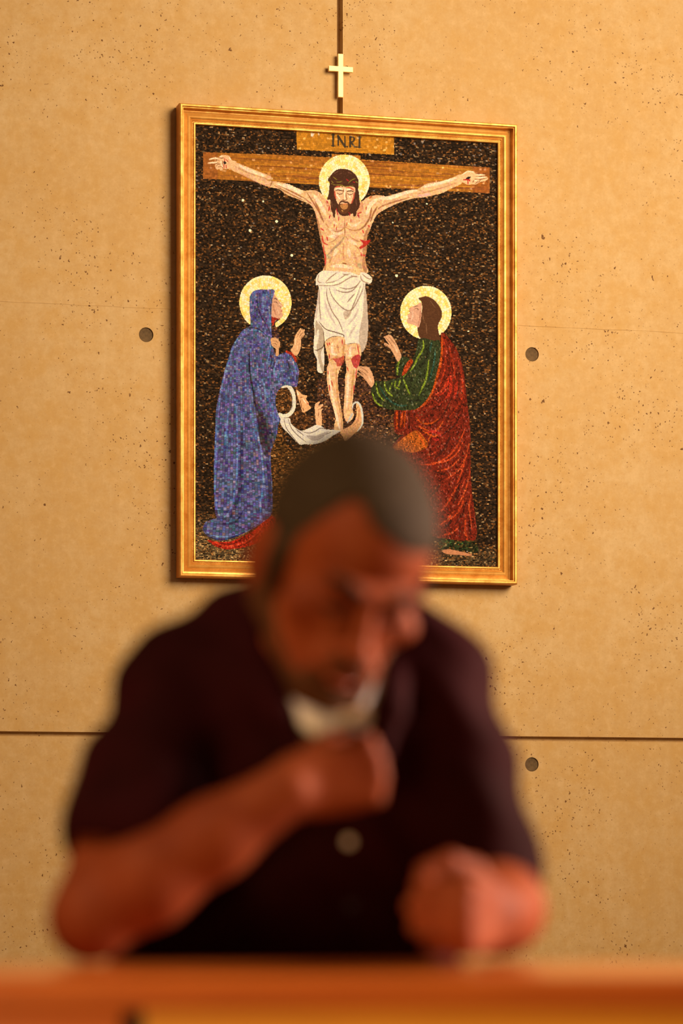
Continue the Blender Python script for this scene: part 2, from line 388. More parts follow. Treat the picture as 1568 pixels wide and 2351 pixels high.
S(A3, [[(1080, 950), (1045, 1080), (1040, 1250), (1030, 1400), (1040, 1480)]], 13, (166, 106, 62), .7)
S(A3, [[(0, 450), (150, 520), (280, 590), (400, 670)], [(1568, 590), (1400, 640), (1250, 690), (1190, 730)]], 3.4, (150, 92, 52), .8)
S(A3, [[(30, 470), (200, 565), (330, 620)], [(1540, 625), (1380, 685), (1230, 730)]], 2.6, (236, 190, 138), .8)
S(A3, [[(60, 430), (170, 470), (290, 530)], [(420, 560), (500, 680), (560, 800)], [(1480, 545), (1330, 595), (1200, 600)], [(1180, 610), (1100, 680), (1050, 800)]], 9, SKL, .7)
S(A3, [[(560, 900), (620, 975), (700, 1000), (775, 960), (790, 850)], [(800, 950), (880, 985), (960, 975), (1020, 930)], [(790, 830), (792, 1000), (788, 1060)]], 2.6, (176, 118, 72), .9)
S(A3, [[(600, 960), (690, 1030), (780, 1000)], [(830, 900), (900, 930), (980, 880)], [(650, 880), (700, 920)]], 6, SKL, .6)
S(A3, [[(580, 1290), (660, 1200), (740, 1130), (785, 1060)]], 5, (156, 122, 86), .8)
S(A3, [[(800, 1060), (860, 1125), (940, 1190), (980, 1260)], [(600, 1130), (660, 1110), (720, 1050)], [(850, 1060), (930, 1110), (980, 1120)]], 3, (180, 122, 76), .8)
S(A3, [[(780, 1150), (770, 1260), (785, 1360)], [(640, 1300), (600, 1380)], [(900, 1250), (930, 1350), (940, 1440)]], 5, (190, 130, 82), .8)
S(A3, [[(600, 1060), (680, 1060)], [(840, 1100), (930, 1160)], [(700, 1200), (660, 1290)], [(830, 1200), (850, 1300)], [(620, 1420), (760, 1410), (880, 1440)]], 8, SKL, .65)
S(A3, [[(760, 1375), (810, 1390)]], 3.5, (120, 64, 30)); S(A3, [[(560, 1280), (620, 1320)], [(950, 1380), (990, 1440)]], 8, (150, 140, 104), .55)
S(A1, [[(560, 620), (700, 690), (850, 740), (900, 770)], [(700, 730), (800, 790), (900, 800)]], 2.4, (186, 132, 84), .8)
S(A1, [[(620, 625), (740, 680), (860, 720)], [(960, 790), (1080, 830), (1180, 880)]], 7, SKL, .75); S(A1, [[(640, 700), (760, 770), (900, 820)]], 4, (206, 138, 98), .8)
S(A1, [[(925, 750), (905, 810)], [(930, 800), (1060, 870), (1200, 940)]], 3, (160, 104, 58), .8)
S(A2, [[(380, 910), (540, 850), (640, 830)], [(690, 800), (840, 765), (1000, 715)]], 7, SKL, .75); S(A2, [[(640, 860), (780, 830), (1000, 760)], [(640, 820), (700, 850), (640, 890)]], 2.6, (190, 130, 84), .85)
S(A2, [[(640, 880), (760, 860)]], 6, (226, 160, 136), .8)
RED, RED2 = (176, 38, 30), (200, 54, 44)
S(A3, [[(500, 960), (540, 990)], [(520, 1050), (535, 1130), (590, 1160)], [(575, 1060), (585, 1110)], [(530, 1160), (540, 1250), (560, 1300), (555, 1400)]], 3.4, RED2, .85)
poly(A3([(970, 1095), (1040, 1110), (1100, 1100), (1060, 1160), (980, 1210), (970, 1180), (1010, 1150)]), RED, 2, al=.9); S(A3, [[(985, 1250), (990, 1300)], [(1000, 1280), (1040, 1290)], [(1070, 920), (1090, 950)], [(1000, 980), (1020, 1020)], [(1070, 1060), (1090, 1080)]], 3.6, RED2)
S(A3, [[(610, 690), (595, 750)], [(615, 800), (600, 850)], [(720, 820), (715, 870)], [(665, 910), (662, 950)], [(692, 940), (690, 985)], [(815, 890), (810, 930)], [(865, 850), (860, 885)], [(950, 780), (965, 840)], [(1080, 600), (1120, 580)], [(1050, 700), (1045, 740)]], 2.2, RED)
S(A3, [[(570, 640), (620, 720), (640, 760)], [(1000, 650), (980, 740), (940, 790)]], 10, (200, 120, 80), .6)
# hands on the beam
poly(B1([(660, 290), (600, 215), (560, 175), (450, 160), (380, 175), (330, 220), (370, 240), (300, 225), (240, 215), (110, 250), (110, 285), (200, 280), (300, 300), (200, 320), (80, 335), (85, 380), (240, 372), (245, 440), (290, 515), (340, 500), (380, 540), (420, 530), (440, 495), (540, 500), (620, 470), (700, 480), (760, 330)]), SKIN, 7)
strokes(B1, [[(130, 290), (240, 270), (360, 300)], [(100, 385), (250, 375), (330, 340)], [(270, 430), (320, 380), (380, 385)], [(320, 450), (360, 430), (400, 450)], [(330, 225), (400, 240), (470, 220)], [(430, 300), (420, 400), (430, 490)]], 1.3, (112, 62, 34))
strokes(B1, [[(120, 265), (230, 235), (320, 250)], [(110, 350), (200, 345), (300, 330)], [(350, 210), (430, 180)], [(580, 200), (620, 280)], [(380, 290), (400, 380), (430, 450)]], 2.0, SKL)
poly(B1([(450, 310), (500, 320), (510, 370), (470, 385), (445, 350)]), (52, 40, 30), 7); strokes(B1, [[(470, 230), (480, 320)], [(455, 380), (465, 495)], [(510, 390), (515, 490)], [(500, 260), (560, 330)]], 2.0, (178, 48, 34))
poly(B2([(480, 400), (560, 360), (700, 275), (780, 285), (900, 310), (940, 365), (1070, 375), (1210, 400), (1200, 430), (1060, 440), (1270, 460), (1275, 490), (1080, 530), (1300, 500), (1280, 560), (1180, 600), (1090, 610), (950, 690), (830, 690), (700, 700), (560, 640), (520, 600), (400, 640), (380, 450)]), SKIN, 7)
strokes(B2, [[(940, 450), (1080, 460), (1220, 440)], [(900, 530), (1050, 545), (1270, 505)], [(880, 560), (850, 640)], [(1010, 600), (920, 680)], [(1090, 560), (1010, 640)], [(900, 320), (960, 370), (1080, 380)]], 1.3, (112, 60, 34))
strokes(B2, [[(960, 395), (1190, 410)], [(940, 490), (1240, 475)], [(700, 300), (880, 320)], [(540, 400), (680, 310)], [(900, 580), (990, 570)]], 2, SKL)
poly(B2([(640, 520), (700, 470), (780, 460), (760, 520), (700, 545)]), (34, 26, 24), 7); strokes(B2, [[(560, 560), (660, 550), (780, 560)], [(700, 560), (710, 690)], [(740, 560), (760, 600)]], 3, RED)
# legs
poly(A4([(560, 950), (700, 890), (790, 900), (795, 1000), (785, 1150), (745, 1260), (705, 1400), (722, 1600), (752, 1800), (772, 2000), (745, 2045), (668, 2030), (664, 1960), (680, 1880), (650, 1760), (615, 1640), (585, 1500), (572, 1300), (600, 1200), (575, 1100)]), SKIN, 2)
poly(A4([(800, 960), (960, 970), (990, 1080), (970, 1200), (942, 1330), (916, 1450), (892, 1620), (880, 1750), (900, 1850), (850, 1920), (800, 1910), (775, 1800), (788, 1600), (795, 1400), (808, 1300), (795, 1150)]), SKIN, 2)
bc = region(2) & (PYg > 765)
S(A4, [[(690, 1280), (690, 1450), (710, 1650), (745, 1850), (760, 2000)], [(900, 1300), (880, 1500), (860, 1700)], [(790, 940), (770, 1100), (760, 1220)]], 4.5, (196, 136, 76), .85)
S(A4, [[(600, 1320), (620, 1500), (660, 1700), (700, 1900), (730, 2010)], [(830, 1350), (825, 1550), (815, 1750)], [(640, 980), (640, 1120)], [(860, 1020), (850, 1120)]], 6, SKL, .75)
S(A4, [[(610, 1190), (680, 1150), (760, 1160)], [(810, 1180), (880, 1170), (960, 1190)], [(700, 1000), (720, 1100)]], 4, (186, 126, 70), .8)
S(A4, [[(640, 1110), (700, 1120)], [(830, 1130), (880, 1130)]], 5, (250, 218, 160), .8)
poly(A4([(650, 1170), (720, 1160), (785, 1130), (780, 1230), (700, 1260), (690, 1220)]), (172, 62, 44), None, al=.85); poly(A4([(870, 1170), (930, 1120), (975, 1130), (965, 1230), (930, 1280), (890, 1250)]), (170, 44, 40), None, al=.85)
S(A4, [[(575, 970), (590, 1020)], [(600, 965), (612, 1005)], [(760, 930), (760, 1000)], [(600, 1100), (610, 1170)], [(590, 1310), (590, 1360)], [(635, 1430), (640, 1500)], [(605, 1480), (612, 1560)], [(815, 1260), (835, 1320)], [(930, 1280), (925, 1420)], [(900, 1480), (900, 1640)], [(945, 1000), (960, 1120)]], 2.4, RED)
# loincloth
CL = (226, 206, 178)
poly(A4([(530, 112), (700, 118), (860, 130), (960, 165), (985, 130), (1050, 142), (1112, 190), (1115, 240), (1085, 272), (1036, 275), (1050, 400), (1070, 700), (1060, 950), (1000, 1090), (970, 1000), (920, 982), (805, 992), (785, 915), (720, 902), (640, 908), (565, 950), (540, 1000), (545, 1150), (538, 1310), (505, 1340), (460, 1310), (455, 1180), (415, 1060), (428, 850), (422, 720), (455, 500), (475, 300), (443, 280), (445, 200), (470, 150)]), CL, 3)
bc = region(3) & (PYg > 610)
poly(A4([(1030, 290), (1075, 300), (1080, 800), (1050, 1000), (990, 1100), (960, 900), (1010, 600)]), (176, 146, 112), None, al=.75, clip=bc)
poly(A4([(440, 720), (470, 740), (530, 820), (540, 1000), (500, 1120), (545, 1300), (520, 1330), (470, 1150), (440, 900)]), (150, 118, 76), None, al=.6, clip=bc)
S(A4, [[(480, 150), (470, 240), (560, 260), (700, 230), (800, 160), (900, 150)], [(445, 285), (600, 290), (720, 270), (860, 190), (960, 175)], [(760, 150), (860, 170), (950, 190)], [(700, 130), (620, 190), (560, 250)], [(980, 160), (1000, 230), (1100, 270)], [(1000, 150), (1060, 200), (1110, 210)]], 2.6, (156, 118, 84), .85)
S(A4, [[(680, 340), (780, 370), (880, 350), (970, 250)], [(720, 310), (820, 330), (920, 300), (980, 230)], [(600, 310), (640, 420), (720, 520), (800, 580), (870, 580), (930, 500), (1000, 350), (1020, 270)], [(575, 320), (580, 440), (640, 600), (720, 720), (770, 850)], [(480, 310), (485, 500), (500, 700)], [(980, 290), (930, 430), (860, 600), (790, 690)], [(820, 490), (870, 430), (920, 380)]], 2.6, (140, 106, 76), .8)
S(A4, [[(550, 470), (600, 620), (680, 760)], [(470, 330), (465, 500), (440, 700)], [(960, 560), (900, 680), (830, 760)], [(930, 760), (860, 860), (820, 930)]], 4.5, (190, 158, 128), .6)
S(A4, [[(620, 330), (700, 460), (800, 540)], [(530, 320), (520, 500), (560, 680), (660, 800)], [(960, 320), (900, 450), (870, 520)], [(500, 260), (640, 270), (780, 200), (900, 140)], [(880, 720), (840, 840), (810, 960)], [(990, 450), (960, 640)], [(470, 820), (450, 1000)]], 6, (240, 226, 202), .75)
S(A4, [[(480, 720), (560, 810), (680, 850), (770, 880), (780, 910)], [(560, 950), (640, 905), (740, 900)], [(530, 820), (540, 1000), (470, 1060), (425, 1060)], [(820, 990), (920, 985), (965, 1010)]], 2.2, (96, 66, 42), .9)
poly(A4([(780, 600), (870, 600), (830, 680), (790, 690)]), (176, 144, 108), None, al=.7)
# hair and face
HR = (72, 42, 26)
poly(B3([(280, 370), (420, 210), (560, 130), (700, 110), (880, 130), (1050, 200), (1180, 320), (1260, 440), (1300, 560), (1300, 720), (1280, 850), (1310, 950), (1320, 1100), (1345, 1300), (1350, 1400), (1300, 1550), (1230, 1650), (1200, 1800), (1130, 1830), (1080, 1720), (950, 1790), (780, 1810), (650, 1780), (560, 1680), (480, 1580), (460, 1750), (430, 1880), (400, 1870), (370, 1730), (320, 1600), (290, 1400), (280, 1230), (170, 1215), (210, 1060), (240, 900), (250, 600), (200, 560), (200, 480)]), HR, 7)
poly(B3([(440, 790), (600, 735), (800, 765), (1020, 745), (1170, 800), (1165, 1000), (1130, 1150), (1060, 1290), (980, 1420), (880, 1440), (620, 1420), (550, 1370), (500, 1250), (440, 1050)]), (228, 170, 116), 7)
fc = lambda T, l, w_, c, al=.9: strokes(T, l, w_, c, al, soft=.7)
fc(B3, [[(440, 900), (450, 1050), (480, 1200)], [(1150, 950), (1120, 1150), (1040, 1370)], [(450, 790), (560, 750), (640, 770)], [(850, 800), (960, 790), (1060, 830), (1150, 900)]], 3.2, (186, 74, 48))
fc(B3, [[(480, 830), (740, 840)], [(860, 850), (1020, 860)], [(560, 1100), (620, 1200)], [(960, 1090), (1010, 1150)], [(490, 1040), (560, 1100)]], 3.6, (250, 218, 176))
fc(B3, [[(470, 900), (560, 875), (660, 890), (750, 915)], [(860, 950), (940, 915), (1040, 910), (1140, 950)]], 2.2, (62, 38, 24))
fc(B3, [[(520, 980), (600, 1025), (690, 1015), (730, 970)], [(880, 985), (960, 1040), (1050, 1030), (1110, 985)]], 1.5, (66, 36, 22))
fc(B3, [[(560, 960), (640, 985), (700, 965)], [(930, 975), (1000, 1000), (1070, 980)]], 2, (236, 186, 138))
fc(B3, [[(850, 960), (850, 1100), (880, 1230)], [(760, 870), (750, 960)]], 2.2, (136, 84, 46)); fc(B3, [[(812, 800), (805, 1000), (800, 1220)]], 2.8, (250, 220, 184))
fc(B3, [[(720, 1210), (800, 1250), (880, 1220)]], 1.8, (120, 66, 40))
fc(B3, [[(600, 1420), (640, 1320), (720, 1280), (800, 1310), (890, 1320), (960, 1380), (1010, 1430)]], 4.2, HR)
poly(B3([(570, 1400), (650, 1370), (900, 1380), (1010, 1400), (980, 1580), (900, 1680), (780, 1730), (650, 1690), (570, 1560)]), (92, 52, 28), 7); poly(B3([(640, 1440), (720, 1380), (880, 1390), (920, 1450), (860, 1560), (720, 1570)]), (196, 130, 66), 7, al=.8)
fc(B3, [[(720, 1370), (800, 1385), (890, 1375)]], 2.4, (206, 112, 66)); fc(B3, [[(690, 1600), (740, 1660)], [(760, 1430), (790, 1500)]], 3, (180, 118, 56))
fc(B3, [[(290, 640), (450, 690), (640, 700), (800, 750), (1000, 735), (1150, 700)], [(480, 580), (600, 590), (720, 550)], [(920, 640), (1050, 520), (1200, 460)], [(640, 680), (780, 745)], [(320, 540), (390, 630)], [(390, 410), (530, 520)], [(180, 370), (280, 440)], [(1180, 560), (1280, 620)]], 1.8, (138, 116, 40))
fc(B3, [[(850, 480), (950, 560)], [(1090, 580), (1170, 610)], [(150, 1260), (200, 1350)], [(250, 1480), (220, 1640)], [(500, 1540), (550, 1780)], [(1000, 1700), (980, 1800)], [(1260, 1720), (1420, 1680)], [(1260, 1760), (1320, 1860)], [(280, 1780), (250, 1870)], [(940, 1680), (960, 1700)]], 2.4, (172, 34, 34))
fc(B3, [[(400, 300), (560, 200)], [(900, 220), (1050, 300)], [(330, 1300), (350, 1500)], [(1200, 1200), (1230, 1450)], [(620, 300), (700, 260)]], 2.4, (120, 76, 52), .6)
# kneeling woman at the foot of the cross
poly([(640, 965), (652, 1008), (682, 1036), (760, 1012), (786, 1000), (800, 1030), (790, 1100), (760, 1300), (616, 1300), (612, 1200), (618, 1060)], (96, 60, 24), 0)
poly(A5([(1250, 1400), (1290, 1420), (1300, 1560), (1340, 1700), (1440, 1760), (1460, 1900), (1330, 1910), (1200, 1870), (1150, 1790), (1220, 1600), (1230, 1480)]), (84, 50, 26), 0)
poly(A5([(1085, 1390), (1140, 1410), (1185, 1480), (1200, 1570), (1180, 1680), (1110, 1720), (1050, 1690), (1015, 1620), (1010, 1500)]), (96, 60, 28), 0)
stroke(A5([(1090, 1392), (1150, 1385), (1205, 1450), (1228, 1560), (1218, 1660), (1170, 1730), (1100, 1750), (1055, 1735)]), 9, (224, 208, 182), 3, taper=False)
stroke(A5([(1150, 1420), (1195, 1490), (1212, 1600), (1190, 1690)]), 1.4, (140, 118, 96))
poly(A5([(1258, 1430), (1320, 1488), (1385, 1508), (1372, 1545), (1402, 1590), (1410, 1625), (1432, 1650), (1400, 1680), (1350, 1706), (1322, 1690), (1285, 1560), (1262, 1490)]), (220, 158, 98), 7)
strokes(A5, [[(1300, 1530), (1330, 1520)], [(1330, 1650), (1345, 1690)], [(1300, 1560), (1320, 1660)]], 2, (130, 78, 42)); strokes(A5, [[(1385, 1600), (1405, 1605)]], 2, (178, 62, 48)); strokes(A5, [[(1330, 1540), (1370, 1600)], [(1262, 1450), (1280, 1500)]], 2.4, SKL)
poly(A4([(432, 1800), (428, 1740), (445, 1700), (488, 1680), (492, 1690), (470, 1730), (520, 1710), (530, 1730), (500, 1760), (532, 1770), (510, 1800), (515, 1960), (452, 1965)]), (224, 164, 108), 7)
strokes(A4, [[(460, 1750), (500, 1725)], [(480, 1800), (470, 1860)], [(470, 1780), (520, 1760)]], 1.2, (130, 78, 44))
poly(A4([(0, 1840), (60, 1880), (130, 1880), (150, 1950), (260, 2030), (380, 1990), (440, 1962), (500, 1970), (560, 2010), (640, 2020), (740, 2030), (650, 2090), (560, 2150), (440, 2190), (300, 2195), (240, 2190), (130, 2080), (30, 1970)]), (218, 200, 176), 3)
bc = region(3) & (PYg > 955)
S(A4, [[(60, 1890), (90, 2000), (170, 2110), (240, 2190)], [(110, 1890), (150, 2000), (230, 2090), (330, 2170)], [(260, 2030), (350, 2060), (430, 2040), (500, 2000), (580, 2020)], [(420, 2110), (520, 2090), (640, 2040)], [(200, 2010), (300, 2090)]], 2.0, (112, 92, 72), .85)
poly(A4([(330, 2090), (430, 2090), (520, 2060), (600, 2040), (500, 2130), (400, 2150)]), (168, 148, 124), None, al=.8)
poly(A4([(740, 2040), (870, 1960), (930, 1850), (925, 1710), (960, 1690), (1000, 1790), (1008, 1900), (985, 2000), (900, 2070), (800, 2160), (770, 2110)]), (222, 158, 98), 2)
stroke(A4([(880, 1770), (895, 1710), (940, 1690), (980, 1740), (1002, 1850), (1000, 1950), (940, 2040)]), 4.5, (206, 196, 170), 3); stroke(A4([(820, 1940), (860, 1860), (880, 1830), (850, 1900)]), 4, (190, 176, 150), 3)
strokes(A4, [[(900, 1800), (930, 1780), (960, 1720)], [(960, 1780), (950, 1900), (880, 1980)]], 1.6, (170, 106, 58))
# mother in the blue robe
poly(A5([(960, 540), (1060, 580), (1000, 640), (1030, 720), (1060, 800), (1010, 830), (940, 800)]), (60, 38, 40), 0)
poly(A5([(958, 540), (1055, 585), (1000, 600), (985, 660), (962, 650)]), (176, 44, 26), 5)
poly(A5([(985, 285), (1012, 320), (1045, 370), (1092, 430), (1068, 455), (1090, 477), (1083, 502), (1096, 540), (1062, 580), (1010, 572), (955, 545), (955, 420), (968, 320)]), (204, 146, 104), 7)
strokes(A5, [[(985, 385), (1010, 380), (1030, 400)], [(985, 345), (1010, 340), (1025, 365)]], 1.3, (70, 40, 26)); strokes(A5, [[(975, 400), (985, 470), (1010, 540)]], 3, (170, 104, 70), .7); strokes(A5, [[(1045, 400), (1075, 430)], [(1030, 470), (1050, 520)]], 2.4, (228, 178, 134), .8); strokes(A5, [[(1065, 487), (1085, 492)]], 1.5, (160, 60, 44)); strokes(A5, [[(1055, 440), (1075, 448)]], 1.4, (120, 64, 42))
robe = A5([(690, 360), (700, 310), (735, 255), (800, 235), (900, 232), (992, 240), (968, 350), (957, 450), (957, 600), (958, 760), (965, 850), (990, 980), (1030, 1020), (1100, 992), (1150, 985), (1210, 1040), (1255, 1110), (1282, 1200), (1275, 1330), (1250, 1400), (1150, 1382), (1080, 1400), (1020, 1480), (1005, 1600), (1045, 1750), (1066, 1790), (1035, 1870), (1020, 2000)]) + \
    A7([(1090, 150), (1060, 260), (1022, 350), (1022, 500), (1036, 700), (1040, 950), (1015, 1035), (930, 1105), (800, 1185), (700, 1235), (600, 1275), (480, 1295), (380, 1265), (320, 1215), (300, 1165), (330, 1100), (400, 1070), (448, 1050), (425, 950), (420, 500), (430, 100)]) + \
    A5([(275, 2090), (290, 1700), (312, 1560), (345, 1400), (400, 1180), (440, 1050), (482, 920), (540, 820), (600, 730), (660, 690), (705, 650), (695, 500)])
poly(A7([(350, 1285), (480, 1312), (600, 1300), (700, 1262), (850, 1180), (1010, 1040), (1080, 1080), (1000, 1250), (800, 1350), (580, 1388), (480, 1372), (400, 1332)]), (186, 38, 20), 5)
strokes(A7, [[(480, 1320), (620, 1330), (760, 1240)], [(640, 1370), (820, 1290), (960, 1120)]], 3, (110, 24, 14), .8); strokes(A7, [[(420, 1310), (560, 1360), (700, 1330)], [(720, 1330), (860, 1230), (940, 1140)]], 4, (222, 70, 34), .7)
poly(robe, (84, 86, 120), 4); bc = region(4)
S(A5, [[(690, 980), (690, 1100), (700, 1250), (740, 1480), (760, 1600), (820, 1750), (880, 1900), (960, 2060)]], 4, (44, 36, 46), .9)
poly(A5([(720, 1400), (760, 1500), (850, 1700), (930, 1850), (1000, 2090), (830, 2090), (790, 1850), (760, 1650)]), (56, 46, 56), None, al=.7, clip=bc)
poly(A7([(880, 0), (960, 0), (1010, 300), (1000, 420), (930, 330)]), (54, 44, 52), None, al=.75, clip=bc)
S(A5, [[(780, 280), (790, 420), (830, 550), (900, 660), (940, 760)], [(930, 960), (960, 1100), (900, 1200)], [(1000, 1060), (970, 1200)], [(660, 690), (780, 700), (900, 790)], [(1150, 1080), (1180, 1200)]], 3.2, (48, 40, 62), .85)
S(A5, [[(1040, 1060), (1000, 1150), (990, 1240), (1030, 1290), (1060, 1200), (1050, 1100)], [(860, 280), (850, 420), (870, 520)], [(920, 420), (940, 600), (945, 740)], [(690, 720), (790, 720), (880, 780)], [(620, 730), (520, 880), (450, 1080), (400, 1250), (350, 1450), (320, 1700), (300, 2000)], [(940, 820), (940, 960), (900, 1120)], [(1200, 1060), (1240, 1180), (1240, 1320)]], 3, (104, 132, 176), .85)
S(A5, [[(440, 1640), (420, 1850), (400, 2090)], [(520, 1600), (540, 1800), (550, 2090)], [(700, 1560), (720, 1750), (780, 2090)], [(850, 1300), (900, 1500), (1000, 1750), (1050, 1800)], [(780, 1350), (830, 1550)]], 5, (92, 118, 166), .75)
S(A7, [[(440, 0), (440, 300), (430, 600), (440, 900), (500, 1080)], [(670, 60), (670, 400), (650, 700), (600, 950), (520, 1060)], [(840, 0), (900, 250), (940, 600), (915, 900), (900, 1080), (780, 1180), (600, 1250), (400, 1240), (330, 1180)], [(560, 20), (540, 300)]], 4.2, (98, 122, 178), .85)
S(A7, [[(720, 100), (710, 400), (700, 700), (640, 950), (580, 1080)], [(980, 480), (1010, 700), (1000, 940)]], 8, (52, 46, 66), .7); S(A7, [[(340, 1250), (480, 1285), (620, 1260), (800, 1170), (940, 1090)], [(480, 1120), (640, 1100), (740, 960)]], 4, (46, 48, 78), .8)
stroke(A5([(1140, 978), (1190, 1000), (1225, 1035), (1250, 1085)]), 6, (176, 50, 26), 5, taper=False)
poly(A5([(950, 822), (1010, 812), (1050, 850), (1062, 890), (1045, 950), (1040, 1022), (1005, 1022), (1008, 950), (960, 900)]), (206, 148, 94), 7); strokes(A5, [[(960, 850), (1010, 850), (1035, 880)], [(965, 880), (1005, 885), (1025, 905)], [(980, 910), (1010, 915)]], 1.1, (116, 70, 40))
poly(A5([(1190, 965), (1222, 900), (1230, 820), (1262, 750), (1306, 695), (1318, 715), (1352, 712), (1350, 745), (1355, 770), (1345, 790), (1312, 830), (1310, 900), (1290, 980), (1248, 1028)]), (214, 156, 100), 7)
strokes(A5, [[(1265, 800), (1290, 750), (1312, 722)], [(1290, 810), (1310, 770), (1345, 742)], [(1305, 830), (1320, 800), (1345, 785)]], 1.1, (120, 72, 40)); strokes(A5, [[(1240, 900), (1250, 820)], [(1270, 900), (1262, 960)]], 2.4, (240, 192, 138), .8)
# the young man in green and red
poly(A6([(740, 300), (790, 282), (830, 278), (900, 310), (960, 380), (988, 450), (980, 510), (945, 590), (965, 700), (1000, 780), (900, 780), (800, 740), (745, 700), (730, 600), (760, 520), (778, 420), (772, 340)]), (84, 50, 28), 7)
poly(A6([(640, 405), (690, 380), (730, 363), (758, 342), (776, 380), (765, 520), (742, 605), (700, 582), (630, 562), (618, 530), (632, 502), (624, 470), (652, 450)]), (206, 148, 108), 7)
strokes(A6, [[(700, 410), (725, 405), (740, 425)], [(690, 390), (730, 378)]], 1.3, (84, 48, 30)); strokes(A6, [[(760, 420), (755, 500), (735, 590)], [(640, 515), (660, 512)]], 2, (150, 88, 58), .8); strokes(A6, [[(670, 430), (680, 480), (660, 540)]], 4, (226, 176, 136), .7); strokes(A6, [[(640, 430), (660, 452)]], 1.2, (110, 64, 40)); strokes(A6, [[(820, 560), (830, 680)], [(860, 320), (920, 400)], [(780, 450), (800, 560)]], 2, (124, 84, 52), .7)
MR = (122, 34, 18)
poly(A6([(975, 680), (1010, 668), (1060, 720), (1140, 830), (1190, 960), (1222, 1100), (1240, 1250), (1262, 1450), (1282, 1600), (1290, 1845)]) + A8([(1000, 200), (1012, 400), (1022, 700), (1052, 950), (1080, 1200), (1045, 1300), (900, 1300), (690, 1275), (560, 1200), (400, 900), (250, 500), (200, 330), (180, 300), (260, 205), (300, 180)]) + A6([(520, 1740), (485, 1690), (500, 1480), (700, 1460), (780, 1400), (860, 1300), (930, 1100), (965, 900)]), MR, 5)
bc = region(5) & (PXg > 870)
poly(A8([(200, 300), (420, 130), (520, 200), (560, 300), (420, 360), (300, 345)]), (196, 96, 26), None, al=.85, clip=bc)
OR = (206, 76, 18)
S(A6, [[(985, 700), (990, 850), (970, 1000), (930, 1150), (880, 1300), (800, 1420), (700, 1480)]], 6, OR, .9)
S(A6, [[(1010, 760), (1060, 900), (1090, 1060)], [(1130, 860), (1180, 1020), (1200, 1180)], [(720, 1480), (860, 1450), (960, 1400)]], 3, (150, 44, 24), .8)
S(A6, [[(1080, 1080), (1080, 1250), (1040, 1350), (940, 1450)], [(1150, 1180), (1120, 1350)], [(1060, 1130), (1030, 1250), (950, 1330)]], 7, (206, 50, 26), .8)
S(A6, [[(710, 1550), (780, 1620), (880, 1620), (970, 1560)], [(510, 1490), (510, 1680)], [(570, 1490), (550, 1680)], [(600, 1490), (590, 1660)], [(1000, 1600), (920, 1700), (800, 1720)], [(730, 1650), (850, 1700)]], 4, OR, .85)
S(A6, [[(640, 1480), (640, 1700)], [(540, 1480), (535, 1680)], [(1110, 1300), (1020, 1500), (900, 1630), (760, 1640)], [(1200, 1500), (1120, 1640), (950, 1780)]], 3.5, (70, 24, 16), .8)
S(A8, [[(430, 120), (480, 180), (530, 300)], [(460, 100), (560, 180), (640, 200)]], 2.4, (90, 36, 16), .8); S(A8, [[(440, 130), (500, 230), (540, 330)], [(500, 130), (620, 190), (700, 160)], [(600, 170), (560, 250)]], 4, (222, 84, 24), .85)
S(A8, [[(960, 100), (880, 280), (780, 400), (640, 480), (480, 490)], [(980, 370), (920, 560), (850, 760), (740, 940), (660, 1000)], [(940, 820), (930, 900), (860, 1020), (780, 1080)], [(960, 1020), (960, 1200), (980, 1290)], [(900, 1140), (820, 1210), (720, 1240)]], 4.5, (204, 66, 26), .85)
S(A8, [[(800, 180), (740, 320), (640, 420)], [(900, 700), (830, 900)], [(620, 560), (760, 600)], [(700, 700), (620, 800)], [(820, 1080), (740, 1160)]], 6, (62, 26, 18), .7); S(A8, [[(880, 500), (820, 600), (720, 680)], [(960, 640), (900, 780)], [(650, 350), (560, 420)]], 4, (176, 58, 30), .7)
S(A6, [[(1000, 720), (1030, 900), (1010, 1080), (960, 1240)], [(1060, 800), (1110, 980), (1130, 1150)], [(1190, 1050), (1210, 1250), (1180, 1400), (1080, 1540)], [(900, 1330), (1000, 1260), (1050, 1140)]], 4.5, (190, 54, 22), .75)
S(A6, [[(1040, 780), (1070, 960), (1060, 1120)], [(1150, 1000), (1170, 1200), (1130, 1400)], [(980, 1300), (1060, 1220)], [(860, 1480), (960, 1440), (1060, 1340)]], 3.2, (84, 26, 14), .75)
S(A8, [[(1000, 260), (960, 420), (880, 560), (760, 640)], [(1010, 560), (960, 760), (880, 920)], [(1020, 800), (1000, 960), (1030, 1180)], [(900, 420), (800, 520), (660, 560)], [(840, 980), (760, 1080), (690, 1130)], [(940, 240), (860, 380), (740, 460), (600, 470)]], 3.4, (222, 78, 30), .8)
S(A8, [[(1010, 420), (940, 600), (860, 720)], [(980, 860), (920, 1020), (840, 1140)], [(1000, 1020), (1010, 1260)], [(760, 620), (660, 680)], [(900, 1100), (900, 1270)]], 3.6, (78, 24, 16), .8)
S(A8, [[(560, 150), (640, 140), (700, 190)], [(600, 210), (680, 230)]], 7, (206, 42, 34), .7)
GR = (50, 58, 28)
poly(A6([(740, 735), (800, 720), (900, 745), (965, 750), (972, 900), (930, 1100), (870, 1300), (780, 1420), (700, 1475), (560, 1485), (420, 1470), (300, 1420), (245, 1330), (240, 1260), (272, 1180), (380, 1172), (500, 1150), (548, 1128), (500, 1100), (498, 1010), (540, 930), (600, 915), (660, 945), (700, 900), (722, 820)]), GR, 5)
bc = region(5) & (PXg < 1012)
poly(A6([(565, 1115), (600, 1000), (668, 940), (676, 1000), (620, 1080)]), (186, 62, 22), 5)
